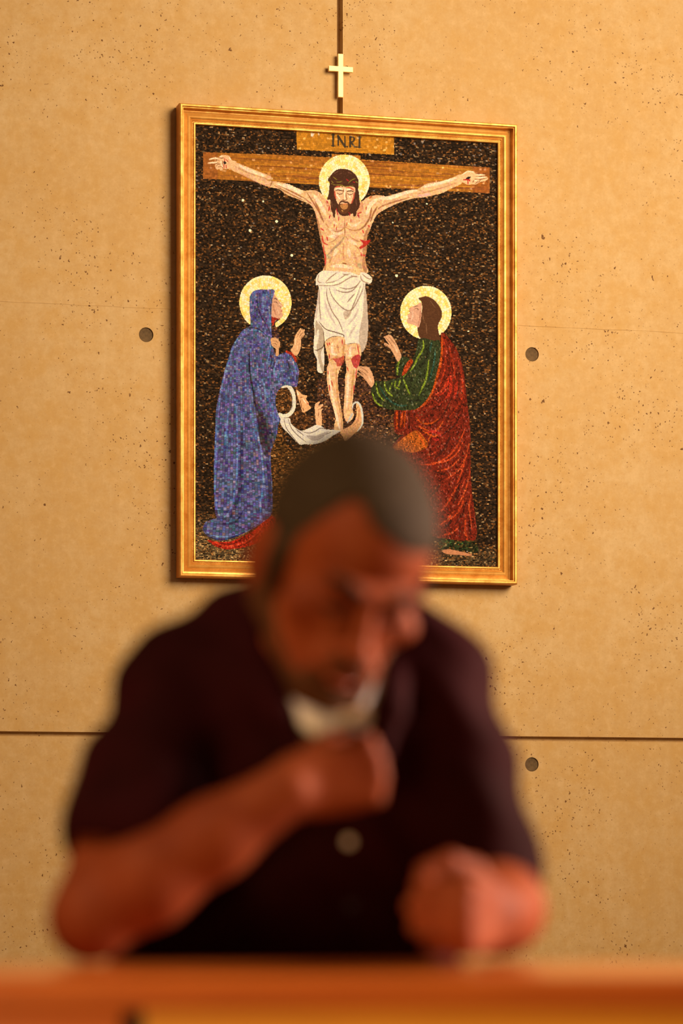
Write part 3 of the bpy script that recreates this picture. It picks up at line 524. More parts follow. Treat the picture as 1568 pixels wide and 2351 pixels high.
S(A6, [[(790, 740), (790, 830), (730, 930), (680, 1030), (580, 1130)], [(545, 930), (520, 1020), (515, 1120)], [(580, 1150), (620, 1250), (650, 1320)], [(290, 1190), (310, 1300), (370, 1380)], [(380, 1180), (400, 1270), (470, 1340)], [(460, 1190), (430, 1280)], [(500, 1170), (490, 1230), (540, 1260)], [(545, 1160), (530, 1230)], [(250, 1300), (290, 1400), (360, 1440)], [(850, 950), (820, 1150), (740, 1330)]], 4.2, (132, 150, 34), .92)
S(A6, [[(330, 1230), (400, 1350), (520, 1430), (620, 1430)], [(920, 830), (900, 1000), (850, 1180)], [(880, 760), (860, 860)]], 4, (36, 84, 66), .7); S(A6, [[(700, 960), (640, 1060), (600, 1140)], [(440, 1200), (480, 1290)], [(640, 1380), (780, 1380)], [(850, 780), (830, 900), (760, 1030)]], 5, (34, 38, 22), .7)
poly(A6([(375, 705), (392, 700), (415, 685), (440, 685), (470, 715), (505, 775), (545, 865), (558, 918), (522, 968), (485, 905), (440, 830), (378, 790), (385, 768), (430, 790), (400, 745)]), (206, 148, 98), 7); strokes(A6, [[(390, 712), (440, 770), (470, 820)], [(420, 695), (470, 755), (500, 800)], [(385, 780), (430, 815)]], 1.1, (110, 66, 38)); strokes(A6, [[(480, 780), (520, 880)]], 4, (230, 180, 132), .7)
poly(A6([(92, 1045), (115, 1018), (150, 1020), (200, 1022), (240, 1068), (262, 1130), (272, 1190), (240, 1238), (200, 1190), (150, 1130), (95, 1085), (120, 1085), (160, 1105)]), (206, 148, 98), 7); strokes(A6, [[(100, 1050), (160, 1085), (200, 1120)], [(120, 1025), (180, 1060), (210, 1090)], [(105, 1080), (160, 1120)]], 1.1, (110, 66, 38)); strokes(A6, [[(210, 1120), (245, 1190)]], 4, (228, 178, 130), .7)
poly(A8([(690, 1270), (880, 1295), (1050, 1300), (1095, 1380), (1060, 1425), (900, 1400), (780, 1380), (680, 1390)]), (40, 54, 24), 0); strokes(A8, [[(760, 1290), (820, 1340)], [(900, 1310), (960, 1370)]], 5, (50, 82, 34), .7)
poly(A8([(712, 1410), (740, 1390), (800, 1388), (900, 1410), (1015, 1438), (1012, 1456), (900, 1448), (760, 1436)]), (190, 120, 74), 7)
for x, y in ((557.3, 459.5), (634.5, 508), (573.5, 529), (669.7, 586), (910.2, 632.5), (901.5, 510.5), (979.6, 467.6), (604, 462), (676, 640), (1075, 760)):
    r_ = 3.2 if (x, y) in ((557.3, 459.5), (634.5, 508), (573.5, 529), (669.7, 586), (910.2, 632.5)) else 1.9
    ell(x, y, r_, r_, (232, 222, 206), 9)

# tesserae: every region is laid in its own courses; colour jitter and tilt belong to the single stone
rng_ = np.random.default_rng(11)
def courses(u, v, hu, hv, seed, wob=0):
    row = np.floor(v / hv); rw = hash2(row, seed, 1.3)
    wu = hu * (.7 + .6 * rw); uu = u / wu + rw * 17.3
    col = np.floor(uu); j = (hash2(row, col, seed) - .5) * .5; jn = (hash2(row, col + 1, seed) - .5) * .5
    fr_ = uu - col
    col = np.where(fr_ < j * .5 + 0, col - 1, np.where(fr_ > 1 + jn * .5, col + 1, col))
    du = np.minimum(np.abs(fr_ - j * .5 * (j > 0)), np.abs(1 - fr_)) * wu; fv = v / hv - row; dv = np.minimum(fv, 1 - fv) * hv
    return row, col, np.minimum(du, dv)
wx = PXg + .8 * np.sin(PYg / 17.0) + .6 * np.sin(PYg / 6.1 + PXg / 23); wy = PYg + .7 * np.sin(PXg / 21.0) + .5 * np.sin(PXg / 7.7 + PYg / 31) - (PXg - 790) * (1945 - PYg) / 26300
R0, C0, E0 = courses(wx, wy, 4.6, 3.0, 1)
def use(mask, r, c, e, off):
    R0[mask] = r[mask] + off; C0[mask] = c[mask]; E0[mask] = e[mask]
for k, (cx, cy, rx, ry, _) in enumerate(HALO):
    rad = np.hypot((PXg - cx) * 60 / rx, (PYg - cy) * 60 / ry); ang = np.arctan2(PYg - cy, PXg - cx)
    r, c, e = courses(ang * 45, rad + .001, 5.6, 6.1, 40 + k); use((reg == 1) & (rad < 75), r, c, e, 1000 * (k + 1))
r, c, e = courses(wx, wy, 3.9, 3.9, 60); use(reg == 2, r, c, e, 5000)
r, c, e = courses(wy, wx, 4.6, 3.9, 61); use(reg == 3, r, c, e, 6000)
lean = (PXg - 560) * .0 + (PXg - 545) * (PYg - 760) * -.0009
r, c, e = courses(PYg, PXg + lean, 5.2, 4.3, 62); use(reg == 4, r, c, e, 7000)
r, c, e = courses(wy + (PXg - 900) * .45, wx - (PYg - 900) * .28, 4.4, 2.9, 63); use(reg == 5, r, c, e, 8000)
r, c, e = courses(wx, wy, 5.4, 4.6, 64); use(reg == 6, r, c, e, 9000)
r, c, e = courses(wx, wy, 2.4, 2.2, 65); use(reg == 7, r, c, e, 10000)
j1, j2, j3, j4 = (hash2(R0, C0, s) for s in (3, 7, 11, 19))
amp = np.choose(np.clip(reg, 0, 9), [.5, .07, .09, .06, .28, .22, .11, .08, .3, .02]).astype(np.float32)
col = art * (1 + amp * (j1 * 2 - 1))[..., None]
b0 = reg == 0
hot = b0 & (j2 > .74); col[hot] = col[hot] * .45 + np.array((150, 86, 32)) * (.22 + .6 * j3[hot])[:, None]
drk = b0 & (j2 < .22); col[drk] *= .5
wsp = b0 & (j4 > .994 - .014 * (PYg < 440)); col[wsp] = (128, 110, 92)
col[b0] *= (.72 + .56 * hash2(np.floor(PXg * .8), np.floor(PYg * .8), 5))[b0][:, None]
for rk in (4, 5): col[reg == rk] *= (.88 + .24 * hash2(np.floor(PXg * .8), np.floor(PYg * .8), 6))[reg == rk][:, None]
bl = reg == 4; tint = np.stack([(j3 - .5) * 36 + (j2 > .93) * 40, (j2 - .5) * 40, (j4 - .5) * 30], -1); col[bl] += tint[bl]
rd = reg == 5; col[rd & (j3 > .96)] += 34; col[rd & (j2 < .10)] *= .6
gd = reg == 1; col[gd] = col[gd] + np.stack([np.zeros_like(j3), (j3 - .55) * 44, (j3 - .5) * 110], -1)[gd]
sk = reg == 2; col[sk] += np.stack([np.zeros_like(j3), (j3 - .5) * 16, (j4 - .5) * 18], -1)[sk]
wd = reg == 6; col[wd & (j3 > .975)] += 46
gw = np.choose(np.clip(reg, 0, 9), [.75, .55, .34, .32, .6, .62, .42, .1, .5, 0]); gs = np.choose(np.clip(reg, 0, 9), [.6, .45, .34, .34, .48, .5, .3, .08, .5, 0])
g = np.clip((gw - E0) / .6, 0, 1) * gs; col = col * (1 - g[..., None]) + np.where(gd[..., None], np.array((150, 84, 20)), np.array((40, 26, 16))) * g[..., None]
col = np.clip(col, 4, 255)
ILL = np.array((1.05, .78, .40))
alb = np.clip(lin(col) / ILL, .002, .92)
tx, ty = (hash2(R0, C0, 31) - .5), (hash2(R0, C0, 37) - .5)
tamp = np.choose(np.clip(reg, 0, 9), [.34, .2, .12, .1, .2, .3, .35, .05, .5, 0]); gloss = np.choose(np.clip(reg, 0, 9), [1, .9, .35, .3, .6, .6, .7, .2, .8, .4]).astype(float)

def build_mosaic():
    cell = .00125; x0, x1, z0, z1 = -FWD / 2 + .0515, FWD / 2 - .0515, .0515, FHT - .0515
    nx, nz = int((x1 - x0) / cell), int((z1 - z0) / cell); y = -.0205
    xs = np.linspace(x0, x1, nx + 1); zs = np.linspace(z0, z1, nz + 1)
    X, Zz = np.meshgrid(xs, zs); X = X.ravel(); Zz = Zz.ravel()
    # where each point of the panel lies in the photograph
    ox, oz = picture.location.x, picture.location.z
    def topx(x, z):
        dx, dy, dz = x + ox - CAM.x, y - CAM.y, z + oz - CAM.z
        dep = dx * FW.x + dy * FW.y; lat = dx * RT.x + dy * RT.y
        return 784 + F * lat / dep, HOR - F * dz / dep
    me = bpy.data.meshes.new('mosaic_panel'); nv = len(X)
    co = np.empty((nv, 3), np.float32); co[:, 0] = X; co[:, 1] = y; co[:, 2] = Zz
    me.vertices.add(nv); me.vertices.foreach_set('co', co.ravel())
    i, j = np.meshgrid(np.arange(nx), np.arange(nz)); a = (j * (nx + 1) + i).ravel()
    q = np.stack([a, a + 1, a + nx + 2, a + nx + 1], 1).astype(np.int32); nf = len(q)
    me.loops.add(nf * 4); me.loops.foreach_set('vertex_index', q.ravel())
    me.polygons.add(nf); me.polygons.foreach_set('loop_start', np.arange(0, nf * 4, 4, dtype=np.int32))
    me.update(calc_edges=True)
    cx = (xs[:-1] + xs[1:]) / 2; cz = (zs[:-1] + zs[1:]) / 2; CX, CZ = np.meshgrid(cx, cz); px, py = topx(CX.ravel(), CZ.ravel())
    ii = np.clip(((py - AY0) * SS).astype(int), 0, AH - 1); jj = np.clip(((px - AX0) * SS).astype(int), 0, AW - 1)
    ca = me.attributes.new('tessera_colour', 'FLOAT_COLOR', 'FACE'); d = np.ones((nf, 4), np.float32); d[:, :3] = alb[ii, jj]; ca.data.foreach_set('color', d.ravel())
    ta = me.attributes.new('tessera_tilt', 'FLOAT_VECTOR', 'FACE'); t = np.zeros((nf, 3), np.float32)
    t[:, 0] = (tx * tamp)[ii, jj]; t[:, 2] = (ty * tamp)[ii, jj]; ta.data.foreach_set('vector', t.ravel())
    ga = me.attributes.new('tessera_gloss', 'FLOAT', 'FACE'); ga.data.foreach_set('value', (gloss * np.where(j1 * .5 + j4 * .5 > .84, 1.0, .1))[ii, jj].astype(np.float32))
    k = NT('glass_tesserae'); k.b.inputs['Specular Tint'].default_value = (1, .74, .5, 1); at = k.new('ShaderNodeAttribute', attribute_name='tessera_colour'); k.l(at.outputs['Color'], k.b.inputs['Base Color'])
    tl_ = k.new('ShaderNodeAttribute', attribute_name='tessera_tilt'); geo = k.new('ShaderNodeNewGeometry')
    ad = k.new('ShaderNodeVectorMath', operation='ADD'); k.l(geo.outputs['Normal'], ad.inputs[0]); k.l(tl_.outputs['Vector'], ad.inputs[1])
    no = k.new('ShaderNodeVectorMath', operation='NORMALIZE'); k.l(ad.outputs[0], no.inputs[0]); k.l(no.outputs[0], k.b.inputs['Normal'])
    gl = k.new('ShaderNodeAttribute', attribute_name='tessera_gloss'); k.l(k.ramp(gl.outputs['Fac'], 0, 1, .6, .28), k.b.inputs['Roughness'])
    k.l(k.ramp(gl.outputs['Fac'], 0, 1, .0, .34), k.b.inputs['Specular IOR Level'])
    o = link('mosaic_panel', me, k.m, picture); o['label'] = 'dark glass mosaic with the crucified figure, blue robed woman and red robed man'
build_mosaic()
# ------------------------------------------------------------------ the kneeling man: smooth signed-distance bodies turned into meshes
DM = 2.92; SMm = F / DM
MAN = CAM + FW * DM; MAN.z = 0
MROT = Matrix.Rotation(-TH, 4, 'Z')
def Q(px, py, w):                                   # body point (right, up above floor, away from camera)
    s = (DM + w) / F
    return np.array(((px - 784) * s, EYE + (HOR - py) * s, w))
class Field:
    def __init__(s, lo, hi, h):
        s.lo = np.array(lo, float); s.h = h; s.n = np.ceil((np.array(hi) - s.lo) / h).astype(int) + 1
        s.d = np.full(s.n, 1.0, np.float32)
        s.ax = [s.lo[i] + np.arange(s.n[i]) * h for i in range(3)]
    def sub(s, c, r):
        sl = []
        for i in range(3):
            a = int(max(0, math.floor((c[i] - r[i] - s.lo[i]) / s.h))); b = int(min(s.n[i], math.ceil((c[i] + r[i] - s.lo[i]) / s.h) + 1))
            if b <= a: return None, None
            sl.append(slice(a, b))
        g = np.meshgrid(*[s.ax[i][sl[i]] for i in range(3)], indexing='ij')
        return tuple(sl), g
    def put(s, sl, d, k=.01, op='u'):
        a = s.d[sl]; d = d.astype(np.float32)
        if op == 'u':
            h = np.clip(.5 + .5 * (a - d) / k, 0, 1); s.d[sl] = a * (1 - h) + d * h - k * h * (1 - h)
        elif op == 's':
            d = -d; h = np.clip(.5 - .5 * (a - d) / k, 0, 1); s.d[sl] = a * (1 - h) + d * h + k * h * (1 - h)
        elif op == 'i':
            h = np.clip(.5 - .5 * (a - d) / k, 0, 1); s.d[sl] = a * (1 - h) + d * h + k * h * (1 - h)
    def cap(s, a, b, r1, r2=None, k=.01, op='u'):
        r2 = r1 if r2 is None else r2; a = np.array(a, float); b = np.array(b, float)
        m = max(r1, r2) + 2.5 * k + .008; c = (a + b) / 2; sl, g = s.sub(c, abs(b - a) / 2 + m)
        if sl is None: return
        d = b - a; q = max(d @ d, 1e-12); t = np.clip(sum((g[i] - a[i]) * d[i] for i in range(3)) / q, 0, 1)
        dist = np.sqrt(sum((g[i] - a[i] - t * d[i]) ** 2 for i in range(3))) - (r1 + (r2 - r1) * t)
        s.put(sl, dist, k, op)
    def ell(s, c, r, R=None, k=.01, op='u'):
        c = np.array(c, float); r = np.array(r, float); R = np.eye(3) if R is None else R
        m = np.full(3, r.max()) + 2.5 * k + .008; sl, g = s.sub(c, m)
        if sl is None: return
        p = [g[i] - c[i] for i in range(3)]; l = [sum(p[i] * R[i, j] for i in range(3)) for j in range(3)]
        k0 = np.sqrt(sum((l[j] / r[j]) ** 2 for j in range(3))); k1 = np.sqrt(sum((l[j] / r[j] ** 2) ** 2 for j in range(3)))
        dist = np.where(k0 < 1e-4, -r.min(), k0 * (k0 - 1) / np.maximum(k1, 1e-6)); s.put(sl, dist, k, op)
    def rbox(s, c, r, R, rad, k=.01, op='u'):
        c = np.array(c, float); r = np.array(r, float); m = np.full(3, np.linalg.norm(r)) + 2.5 * k + .008; sl, g = s.sub(c, m)
        if sl is None: return
        p = [g[i] - c[i] for i in range(3)]; l = [abs(sum(p[i] * R[i, j] for i in range(3))) - r[j] + rad for j in range(3)]
        dist = np.sqrt(sum(np.maximum(x, 0) ** 2 for x in l)) + np.minimum(np.maximum(np.maximum(l[0], l[1]), l[2]), 0) - rad
        s.put(sl, dist, k, op)
    def chain(s, pts, rs, k=.01, op='u'):
        for i in range(len(pts) - 1): s.cap(pts[i], pts[i + 1], rs[i], rs[i + 1], k, op)
    def mesh(s, name, mat, parent, smooth=1):
        d = s.d; n = s.n; ins = d < 0
        cnt = np.zeros(tuple(n - 1), np.float32); acc = np.zeros(tuple(n - 1) + (3,), np.float32)
        for ax in range(3):
            for o1 in (0, 1):
                for o2 in (0, 1):
                    a = [slice(0, -1)] * 3; b = [slice(0, -1)] * 3; oth = [i for i in range(3) if i != ax]; b[ax] = slice(1, None)
                    for q_, o in zip(oth, (o1, o2)):
                        if o: a[q_] = slice(1, None); b[q_] = slice(1, None)
                    A, B = d[tuple(a)], d[tuple(b)]; c = (A < 0) != (B < 0)
                    t = np.where(c, A / np.where(c, A - B, 1), 0); cnt += c; acc[..., ax] += t * c
                    for q_, o in zip(oth, (o1, o2)): acc[..., q_] += o * c
        act = cnt > 0; idx = np.full(act.shape, -1, np.int64); idx[act] = np.arange(act.sum())
        cell = np.argwhere(act); V = s.lo + (cell + acc[act] / cnt[act][:, None]) * s.h
        quads = []
        for ax in range(3):
            u, v = (ax + 1) % 3, (ax + 2) % 3
            a = [slice(1, -1)] * 3; b = [slice(1, -1)] * 3; a[ax] = slice(0, -1); b[ax] = slice(1, None)
            c = ins[tuple(a)] != ins[tuple(b)]; pos = np.argwhere(c); off = np.ones(3, int); off[ax] = 0; p = pos + off
            fl = ins[tuple(p.T)]
            def at(du, dv):
                q_ = p.copy(); q_[:, u] -= du; q_[:, v] -= dv; return idx[tuple(q_.T)]
            Q4 = np.stack([at(0, 0), at(1, 0), at(1, 1), at(0, 1)], 1); Q4[~fl] = Q4[~fl][:, ::-1]; quads.append(Q4)
        Fq = np.concatenate(quads); Fq = Fq[(Fq >= 0).all(1)]
        e = np.concatenate([Fq[:, [0, 1]], Fq[:, [1, 2]], Fq[:, [2, 3]], Fq[:, [3, 0]]])
        for _ in range(smooth):
            sm_ = np.zeros_like(V); ct = np.zeros(len(V)); np.add.at(sm_, e[:, 0], V[e[:, 1]]); np.add.at(ct, e[:, 0], 1)
            V = V * .5 + .5 * sm_ / np.maximum(ct, 1)[:, None]
        # body axes (right, up, away) to mesh axes (x, y, z) = (right, away, up)
        W = np.stack([V[:, 0], V[:, 2], V[:, 1]], 1).astype(np.float32)
        me = bpy.data.meshes.new(name); me.vertices.add(len(W)); me.vertices.foreach_set('co', W.ravel())
        Fq = Fq.astype(np.int32); me.loops.add(len(Fq) * 4); me.loops.foreach_set('vertex_index', Fq.ravel()); me.polygons.add(len(Fq))
        me.polygons.foreach_set('loop_start', np.arange(0, len(Fq) * 4, 4, dtype=np.int32)); me.update(calc_edges=True); me.validate()
        me.polygons.foreach_set('use_smooth', [True] * len(me.polygons))
        return link(name, me, mat, parent)
def nrm(v): v = np.array(v, float); return v / np.linalg.norm(v)

def skin_mat():
    k = NT('skin'); o = k.obj(); n = k.noise(o, 18, 4, .6).outputs[0]; n2 = k.noise(o, 160, 3, .6).outputs[0]
    c = k.mix(k.ramp(n, .35, .65), (.185, .034, .008), (.25, .056, .015)); k.l(c, k.b.inputs['Base Color'])
    k.b.inputs['Roughness'].default_value = .62; k.b.inputs['Specular IOR Level'].default_value = .16; k.b.inputs['Subsurface Weight'].default_value = .12; k.b.inputs['Subsurface Radius'].default_value = (.02, .006, .003)
    k.b.inputs['Subsurface Scale'].default_value = .3; k.bump(n2, .12, .001); return k.m
def hair_mat(name, c1, c2):
    k = NT(name); o = k.obj(); n = k.noise(k.vmap(o, (220, 220, 60)), 1.0, 4, .7).outputs[0]; n2 = k.noise(o, 14, 2, .5).outputs[0]
    c = k.mix(k.ramp(n, .3, .7), c1, c2); k.l(c, k.b.inputs['Base Color']); k.b.inputs['Roughness'].default_value = .8; k.b.inputs['Specular IOR Level'].default_value = .15
    k.bump(n, .5, .002); return k.m
def cloth(name, c1, c2, rough=.8, sheen=.3):
    k = NT(name); o = k.obj(); n = k.noise(o, 9, 4, .6).outputs[0]; n2 = k.noise(o, 320, 2, .6).outputs[0]
    c = k.mix(k.ramp(n, .3, .7), c1, c2); k.l(c, k.b.inputs['Base Color']); k.b.inputs['Roughness'].default_value = rough; k.b.inputs['Specular IOR Level'].default_value = .06
    k.b.inputs['Sheen Weight'].default_value = sheen * .06; k.b.inputs['Sheen Tint'].default_value = (.8, .3, .35, 1); k.bump(n2, .2, .001); return k.m
M_SKIN = skin_mat(); M_HAIR = hair_mat('greying_hair', (.022, .014, .007), (.058, .040, .022)); M_BEARD = hair_mat('stubble', (.050, .018, .006), (.095, .036, .012)); M_BROW = hair_mat('dark_hair', (.015, .008, .004), (.035, .018, .010))
M_SHIRT = cloth('maroon_cotton', (.013, .0010, .0012), (.026, .0022, .0035)); M_TEE = cloth('white_cotton', (.80, .76, .70), (.88, .84, .78), .85, .1); M_TROU = cloth('charcoal_cloth', (.03, .03, .035), (.05, .045, .05)); M_LIP = simple('lip', (.42, .12, .08), .4, 0, .1, 60)
M_EYE = simple('eye_white', (.7, .62, .55), .2, 0, .02, 30, 0); M_NAIL = simple('nail', (.72, .42, .32), .25, 0, .05, 60, 0)

person = empty('person', MAN, -TH)
tag(person, 'kneeling man in a maroon shirt with bowed head and one hand at his chest', 'person')

# head axes: hx = his left (viewer's right), hf = where the face looks, hu = crown
yaw, pit, rol = math.radians(15.5), math.radians(29.5), math.radians(13)
hf = np.array((math.sin(yaw) * math.cos(pit), -math.sin(pit), -math.cos(yaw) * math.cos(pit)))
u0 = np.array((math.sin(yaw) * math.sin(pit), math.cos(pit), -math.cos(yaw) * math.sin(pit))); x0_ = np.cross(hf, u0) * 1.0
if x0_[0] < 0: x0_ = -x0_
hu = nrm(u0 * math.cos(rol) + x0_ * math.sin(rol)); hx = nrm(x0_ * math.cos(rol) - u0 * math.sin(rol))
HC = Q(789, 1298, -.045)                          # middle of the skull at eye level
HR_ = np.stack([hx, hf, hu], 1)
HS = 1.01
def Hd(x, y, z): return HC + HS * (hx * x + hf * y + hu * z)
def head(fd):
    E_ = lambda c, r, k=.01, op='u', R=None: fd.ell(Hd(*c), np.array(r) * HS, HR_ if R is None else R, k, op)
    E_((0, -.018, .028), (.074, .092, .088), .02)           # skull
    E_((0, .030, .040), (.064, .062, .060), .02)            # forehead
    E_((0, .040, -.030), (.058, .052, .060), .02)           # face
    E_((0, .058, -.082), (.036, .036, .030), .02)           # chin mass
    for s in (-1, 1):
        fd.cap(Hd(s * .062, -.004, -.052), Hd(s * .020, .074, -.096), .016 * HS, .014 * HS, .02)   # jaw line
        E_((s * .048, .062, -.022), (.020, .018, .015), .014)   # cheekbone
        fd.cap(Hd(s * .012, .098, .013), Hd(s * .046, .084, .016), .0085 * HS, .008 * HS, .010)    # brow ridge
        E_((s * .031, .098, -.002), (.017, .014, .011), .008, 's')   # socket
        E_((s * .031, .080, -.003), (.0145, .0135, .0125), .003)     # eyeball under the lid
        fd.cap(Hd(s * .019, .0925, -.0065), Hd(s * .043, .0875, -.0070), .0028 * HS, .0028 * HS, .003) # lid edge
        E_((s * .012, .106, -.040), (.0085, .011, .0075), .006)      # nostril wing
        E_((s * .0065, .112, -.0465), (.0032, .005, .003), .002, 's')
        E_((s * .020, .092, -.060), (.014, .010, .012), .012)
        # ear
        Re = np.stack([nrm(hx * s + hf * .35), nrm(hf - hx * s * .35), hu], 1)
        fd.ell(Hd(s * .079, -.014, -.012), np.array((.008, .019, .032)) * HS, Re, .006)
        fd.ell(Hd(s * .0875, -.011, -.006), np.array((.0065, .011, .021)) * HS, Re, .003, 's')
        fd.ell(Hd(s * .080, -.004, -.010), np.array((.005, .005, .007)) * HS, Re, .003)
        fd.ell(Hd(s * .078, -.006, -.040), np.array((.006, .009, .009)) * HS, Re, .005)
    fd.cap(Hd(0, .096, .012), Hd(0, .116, -.034), .0075 * HS, .0095 * HS, .010)   # nose bridge
    E_((0, .120, -.037), (.0095, .010, .0085), .006)
    E_((0, .098, -.066), (.025, .012, .008), .008); E_((0, .098, -.0665), (.020, .0125, .0035), .003)
    E_((0, .104, -.0695), (.019, .006, .0012), .002, 's'); E_((0, .0975, -.0755), (.018, .011, .0045), .004)
    E_((0, .088, -.100), (.018, .014, .012), .010)
# joints
SR, SL = Q(398, 1612, .09), Q(985, 1576, .10)
ER, EL = Q(212, 2102, -.045), Q(1145, 2082, .075)
WR, WL = Q(664, 1812, -.05), Q(1138, 2098, -.125)
NB = Q(775, 1560, .10)                            # base of the neck
def arm(fd, S_, E__, W_, f=1.0):
    S_, E__, W_ = map(np.array, (S_, E__, W_)); m1 = S_ + (E__ - S_) * .5
    fd.chain([S_, m1, E__], [.050 * f, .046 * f, .038 * f], .02)
    d = W_ - E__; fd.chain([E__, E__ + d * .28, E__ + d * .62, W_], [.038 * f, .044 * f, .037 * f, .0275 * f], .018)
    n_ = nrm(np.cross(d, E__ - S_)); fd.ell(E__ + nrm(E__ - S_) * .012 * f, np.array((.030, .030, .030)) * f, None, .015)
FING = [(-.027, .000, (.040, .025, .020), .0088), (-.009, .004, (.045, .029, .022), .0092), (.009, .003, (.042, .027, .021), .0088), (.026, -.004, (.033, .020, .018), .0078)]
nails = []
def hand(fd, W_, d, n, s, curls, thumb, sc=1.0):
    """W_ wrist, d towards the knuckles, n out of the back of the hand, s towards the thumb"""
    d = nrm(d); s = nrm(s - d * (s @ d)); n2 = np.cross(d, s); n2 = n2 if n2 @ n > 0 else -n2; n = n2
    k0 = .008 * sc; W_ = np.array(W_)
    for (off, adv, L, r), (c1, c2, c3) in zip(FING, curls):
        base = W_ + s * (-off * .55 * sc) + d * .006 * sc; kn = W_ + s * (-off * sc) + d * (.088 + adv) * sc + n * .002 * sc
        fd.cap(base - n * .002, kn, .0165 * sc, .0115 * sc, .010)
        p = kn; a = 0
        for q_, (l, c) in enumerate(zip(L, (c1, c2, c3))):
            a += math.radians(c); dd = d * math.cos(a) - n * math.sin(a) + s * (.04 * off / .03 * 0)
            q2 = p + dd * l * sc; fd.cap(p, q2, (r - .0006 * q_) * sc, (r - .0006 * (q_ + 1)) * sc, .0035 if q_ else .006); p_old = p; p = q2
        nn = n * math.cos(a) + d * math.sin(a); nails.append((p - dd * .006 * sc + nn * (r - .0025) * sc, dd, nn, s, r * .75 * sc))
    t0 = W_ + s * .018 * sc + d * .018 * sc - n * .006 * sc
    pts = [t0] + [W_ + (s * a + d * b - n * c) * sc for a, b, c in thumb]
    fd.cap(t0, pts[1], .016 * sc, .0125 * sc, .012)
    fd.cap(pts[1], pts[2], .0115 * sc, .0105 * sc, .005); fd.cap(pts[2], pts[3], .0105 * sc, .0088 * sc, .004)
    fd.cap(W_ - s * .020 * sc + d * .03 * sc - n * .010 * sc, W_ - s * .024 * sc + d * .062 * sc - n * .008 * sc, .014 * sc, .012 * sc, .012)
def torso(fd, g=0.0, k=.05):
    fd.ell(Q(705, 1700, .135), np.array((.178, .175, .118)) - g, None, k)
    fd.cap(SR, SL, .056 - g, .056 - g, k)
    tz = Q(800, 1500, .17); fd.cap(tz, SR + np.array((.03, .02, .02)), .062 - g, .045 - g, k); fd.cap(tz, SL + np.array((-.03, .02, .02)), .062 - g, .045 - g, k)
    fd.ell(Q(660, 2080, .165), np.array((.190, .19, .118)) - g, None, k); fd.ell(Q(665, 2420, .24), np.array((.175, .20, .125)) - g, None, k)

# skin: one continuous body
fd = Field((-.42, .80, -.46), (.30, 1.50, .36), .0026)
torso(fd, .016, .04)
fd.cap(NB, Hd(0, -.045, -.045), .058, .054, .03)
fd.cap(Q(775, 1580, .06), Hd(0, .01, -.06), .034, .040, .03)
head(fd)
arm(fd, SR, ER, WR, 1.0); arm(fd, SL, EL, WL, .98)
dR = nrm(WR - ER); dRh = nrm(np.array((.92, .22, .14)))
hand(fd, WR, dRh, np.array((0, .1, -1)), np.array((-.2, 1, -.1)), [(72, 82, 50), (75, 85, 50), (78, 86, 50), (80, 86, 50)], [(.034, .050, .020), (.032, .078, .034), (.022, .098, .046)], .94)
dL = nrm(WL - EL); dLh = nrm(np.array((-.38, -.02, -.92)))
hand(fd, WL, dLh, np.array((.92, .1, -.38)), np.array((.06, 1, .05)), [(72, 96, 62), (76, 98, 62), (80, 98, 62), (84, 98, 62)], [(.040, .040, .010), (.048, .068, .022), (.040, .088, .038)], 1.0)
skin = fd.mesh('body', M_SKIN, person, 1)
for p, dd, nn, s, r in nails + []:
    bm = bmesh.new(); bmesh.ops.create_uvsphere(bm, u_segments=10, v_segments=6, radius=1)
    for v in bm.verts:
        c = p + nn * v.co.z * .0018 + dd * v.co.y * r * 1.1 + s * v.co.x * r * .9; v.co = Vector((c[0], c[2], c[1]))
    bm_obj('fingernail', bm, M_NAIL, person, True)

# hair
fh = Field(HC - .17, HC + .17, .0026)
def hE(c, r, k=.01, op='u', R=None): fh.ell(Hd(*c), np.array(r) * HS, HR_ if R is None else R, k, op)
hE((0, -.020, .034), (.0785, .096, .090), .01); hE((0, .026, .052), (.064, .064, .056), .02)
for s in (-1, 1): fh.cap(Hd(s * .072, .016, .01), Hd(s * .072, .018, -.026), .010 * HS, .007 * HS, .006)
# cut away the face: below the hairline in front, with receding temples, and round the ears and nape
g = np.meshgrid(*fh.ax, indexing='ij'); rel = [g[i] - HC[i] for i in range(3)]
lx, ly, lz = (sum(rel[i] * HR_[i, j] for i in range(3)) / HS for j in range(3))
phi = np.degrees(np.arctan2(lx, ly + .01)); elv = np.degrees(np.arctan2(lz - .02, np.hypot(lx, ly + .01)))
hr_ = np.interp(-phi, [0, 10, 22, 32, 42, 52, 60, 84, 91, 112, 135, 180], [25, 28, 40, 40, 26, 4, -26, -30, -2, -6, -28, -40])
hl_ = np.interp(phi, [0, 10, 24, 36, 50, 62, 72, 84, 91, 112, 135, 180], [25, 20, 20, 20, 14, 0, -30, -30, -2, -6, -28, -40])
m = np.radians(np.where(phi < 0, hr_, hl_) - elv) * .09 * HS
h_ = m.astype(np.float32); kk = .006; a_ = fh.d; t_ = np.clip(.5 - .5 * (a_ - h_) / kk, 0, 1); fh.d = (a_ * (1 - t_) + h_ * t_ + kk * t_ * (1 - t_)).astype(np.float32)
fh.d += (.0011 * np.sin(lx * 900 + ly * 500) * np.sin(lz * 800 + lx * 300)).astype(np.float32)
hair = fh.mesh('hair', M_HAIR, person, 1); hair['label'] = 'short dark greying hair with receding temples'
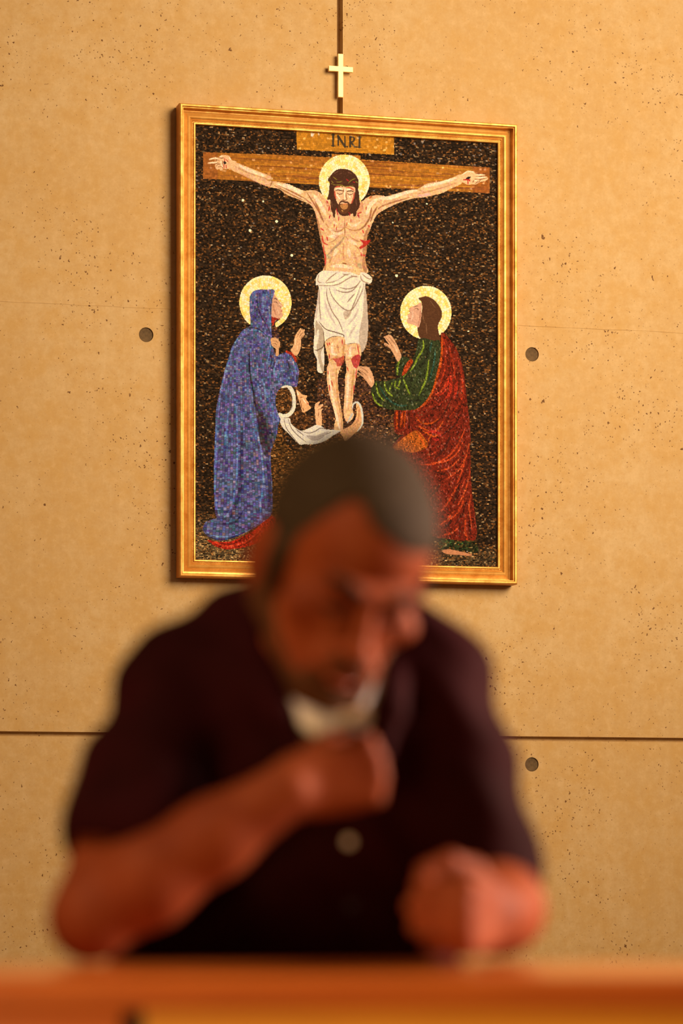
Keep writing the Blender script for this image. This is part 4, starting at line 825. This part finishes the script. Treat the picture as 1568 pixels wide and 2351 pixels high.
# beard and moustache
fb = Field(HC + HR_ @ np.array((0, .05, -.06)) - .11, HC + HR_ @ np.array((0, .05, -.06)) + .11, .0022)
def bE(c, r, k=.008, op='u'): fb.ell(Hd(*c), np.array(r) * HS, HR_, k, op)
for s in (-1, 1):
    fb.cap(Hd(s * .064, -.002, -.048), Hd(s * .022, .076, -.098), .0165 * HS, .0155 * HS, .012); fb.cap(Hd(s * .026, .091, -.080), Hd(s * .006, .106, -.056), .0075 * HS, .0075 * HS, .006)
    fb.cap(Hd(s * .069, .010, -.022), Hd(s * .063, .004, -.052), .0085 * HS, .014 * HS, .008)
bE((0, .0600, -.086), (.0385, .037, .031)); bE((0, .089, -.100), (.0205, .0165, .0145)); fb.cap(Hd(-.012, .105, -.058), Hd(.012, .105, -.058), .0068 * HS, .0068 * HS, .006)
bE((0, .102, -.0695), (.017, .016, .0075), .003, 's')
beard = fb.mesh('beard', M_BEARD, person, 1); beard['label'] = 'short trimmed brown beard and moustache'
bm_l = Field(HC + HR_ @ np.array((0, .1, -.07)) - .04, HC + HR_ @ np.array((0, .1, -.07)) + .04, .0016)
bm_l.ell(Hd(0, .0985, -.0660), np.array((.019, .0125, .0032)) * HS, HR_, .003); bm_l.ell(Hd(0, .0975, -.0752), np.array((.017, .0120, .0045)) * HS, HR_, .003); bm_l.ell(Hd(0, .106, -.0700), np.array((.018, .006, .0010)) * HS, HR_, .0015, 's')
bm_l.mesh('lips', M_LIP, person, 1)
for s in (-1, 1):
    fe = Field(Hd(s * .031, .09, .01) - .04, Hd(s * .031, .09, .01) + .04, .0016)
    fe.chain([Hd(s * .012, .1045, .012), Hd(s * .026, .1005, .0185), Hd(s * .040, .0925, .018), Hd(s * .050, .083, .011)], [.0040, .0050, .0044, .0028], .003)
    fe.mesh('eyebrow', M_BROW, person, 1)
    fe = Field(Hd(s * .031, .09, .0) - .03, Hd(s * .031, .09, .0) + .03, .0014)
    fe.chain([Hd(s * .019, .0955, -.0085), Hd(s * .031, .0960, -.0105), Hd(s * .044, .0895, -.0085)], [.0016, .0026, .0018], .001)
    fe.mesh('eyelashes', M_BROW, person, 1)

# white undershirt, maroon shirt, trousers
ft = Field((-.16, .95, -.10), (.22, 1.32, .32), .004)
ft.ell(Q(705, 1700, .135), (.172, .169, .1125), None, .04); ft.cap(NB + np.array((0, -.035, -.005)), NB + np.array((0, .02, 0)), .075, .066, .03)
ft.cap(NB + np.array((-.01, -.01, -.035)), Hd(0, 0, -.08), .052, .066, .008, 's'); ft.cap(NB, Hd(0, -.06, -.05), .060, .070, .01, 's')
ft.chain([Q(612, 1565, .10), Q(650, 1625, .025), Q(735, 1664, -.008), Q(822, 1625, -.003), Q(872, 1555, .04)], [.012] * 5, .006)
gg = np.meshgrid(*ft.ax, indexing='ij'); qc = Q(750, 1625, .03); ft.d = np.maximum(ft.d, (np.sqrt(sum((gg[i] - qc[i]) ** 2 for i in range(3))) - .105).astype(np.float32))
ft.mesh('undershirt', M_TEE, person, 1)['label'] = 'white crew neck undershirt showing at the collar'
fs = Field((-.46, .60, -.22), (.36, 1.34, .42), .0042)
torso(fs, 0, .05)
mR = SR + (ER - SR) * .665; mL = SL + (EL - SL) * .84
fs.chain([SR, SR + (ER - SR) * .35, mR + np.array((.012, 0, 0))], [.060, .058, .070], .03); fs.chain([SL, SL + (EL - SL) * .4, mL], [.060, .057, .060], .03)
g = np.meshgrid(*fs.ax, indexing='ij')
# folds: long soft ridges running from the shoulders and under the arms
fo = .0045 * np.sin(g[0] * 62 + g[1] * 26 + 1.7 * np.sin(g[1] * 9)) * np.clip((1.27 - g[1]) * 8, 0, 1) + .0035 * np.sin(g[0] * 31 - g[1] * 54 + 2 * np.sin(g[2] * 14)) + .003 * np.sin((g[0] * .8 + g[1]) * 88 + 3 * np.sin(g[0] * 13))
fs.d += .6 * fo.astype(np.float32)
del g, fo
for m_, E__, S_, r in ((mR, ER, SR, .062), (mL, EL, SL, .050)):
    dn = nrm(E__ - S_); fs.cap(m_ + dn * (.035 + r), m_ + dn * .14, r + .022, r + .03, .006, 's') ; fs.cap(m_ + dn * .035, m_ + dn * .09, r - .010, r - .006, .004, 's')
# neck opening and open placket
fs.cap(NB + np.array((0, .0, -.01)), Hd(0, -.02, -.03), .070, .075, .01, 's')
fs.chain([Q(748, 1560, -.02), Q(762, 1640, -.03), Q(780, 1730, -.04)], [.060, .060, .030], .008, 's')
fs.chain([Q(600, 1440, .10), Q(606, 1530, .05), Q(640, 1640, -.002), Q(690, 1742, -.012)], [.016, .017, .015, .010], .008)      # collar
fs.chain([Q(930, 1470, .10), Q(905, 1540, .05), Q(898, 1630, .0), Q(872, 1735, -.012)], [.016, .018, .015, .010], .008)
shirt = fs.mesh('shirt', M_SHIRT, person, 1); shirt['label'] = 'dark maroon short sleeved polo shirt, open at the neck'
for i, (px, py) in enumerate(((801, 1932), (806, 2080))):
    bm = bmesh.new(); c = Q(px, py, .0); cyl(bm, (0, .003, 0), (0, -.003, 0), .0058, .0050, 24); b = bm_obj('shirt_button', bm, M_EYE if i == 0 else M_TROU, person)
    # seat the button on the cloth along its own row of the fabric
    gi = int((c[0] - fs.lo[0]) / fs.h); gj = int((c[1] - fs.lo[1]) / fs.h); colm = fs.d[gi, gj]; kz = np.argmax(colm < 0); b.location = (c[0], fs.ax[2][kz] - .0015, c[1])
    b['label'] = 'small pale shirt button' if i == 0 else 'dark shirt button'
fp = Field((-.34, .02, -.10), (.26, .80, .98), .008)
fp.ell(Q(665, 2440, .25), (.172, .16, .135), None, .05)
for s in (-1, 1):
    hip = np.array((-.045 + s * .085, .60, .27)); kn = np.array((-.045 + s * .11, .255, .17)); fp.chain([hip, kn], [.088, .066], .03); an = np.array((-.045 + s * .10, .225, .60)); fp.chain([kn, an], [.062, .045], .03)
trou = fp.mesh('trousers', M_TROU, person, 2)
for s in (-1, 1):
    fo = Field((-.045 + s * .10 - .08, .0, .52), (-.045 + s * .10 + .08, .30, .86), .005); a = np.array((-.045 + s * .10, .17, .64)); fo.chain([a, a + (0, -.06, .04), a + (0, -.115, .0), a + (0, -.12, -.03)], [.042, .042, .034, .030], .015); fo.mesh('shoe', M_TROU, person, 1)
# ------------------------------------------------------------------ the pew in front of him
PT = EYE - .112                                  # height of the ledge
pew = empty('church_pew', MAN, -TH)
tag(pew, 'varnished wooden church pew with a broad ledge carrying the man\'s arms', 'pew')
NEAR, FAR = -.335, .015
bm = bmesh.new(); box(bm, (-1.6, NEAR, PT - .030), (1.6, FAR, PT), .007, 3); bm_obj('ledge', bm, M_WOODR, pew)
bm = bmesh.new(); box(bm, (-.172, NEAR + .012, .12), (1.5, NEAR + .034, PT - .030)); bm_obj('back_panel', bm, M_WOODG, pew)
bm = bmesh.new(); box(bm, (-1.5, NEAR + .004, .0), (-.189, NEAR + .040, PT - .030), .003, 2); bm_obj('stile', bm, M_WOODR, pew)
bm = bmesh.new(); box(bm, (-.189, NEAR + .016, .10), (-.172, NEAR + .034, PT - .030)); bm_obj('bracket', bm, M_TROU, pew)
bm = bmesh.new(); box(bm, (-.172, NEAR + .006, .0), (1.5, NEAR + .040, .12), .003, 2); bm_obj('bottom_rail', bm, M_WOODR, pew)
for x in (-1.5, 1.46):
    bm = bmesh.new(); box(bm, (x, NEAR + .041, .0), (x + .04, FAR - .02, PT - .031), .004, 2); bm_obj('end_panel', bm, M_WOODR, pew)
kneeler = empty('kneeler', MAN, -TH); tag(kneeler, 'padded brown kneeler on the floor under the kneeling man', 'kneeler')
bm = bmesh.new(); box(bm, (-1.40, .08, .09), (1.35, .30, .165), .02, 3); bm_obj('kneeler_cushion', bm, simple('brown_vinyl', (.16, .05, .02), .4, 0, .1, 20, .1), kneeler)
for x in (-1.35, 1.25):
    bm = bmesh.new(); box(bm, (x, .12, 0), (x + .04, .26, .09)); bm_obj('kneeler_foot', bm, M_WOODR, kneeler)
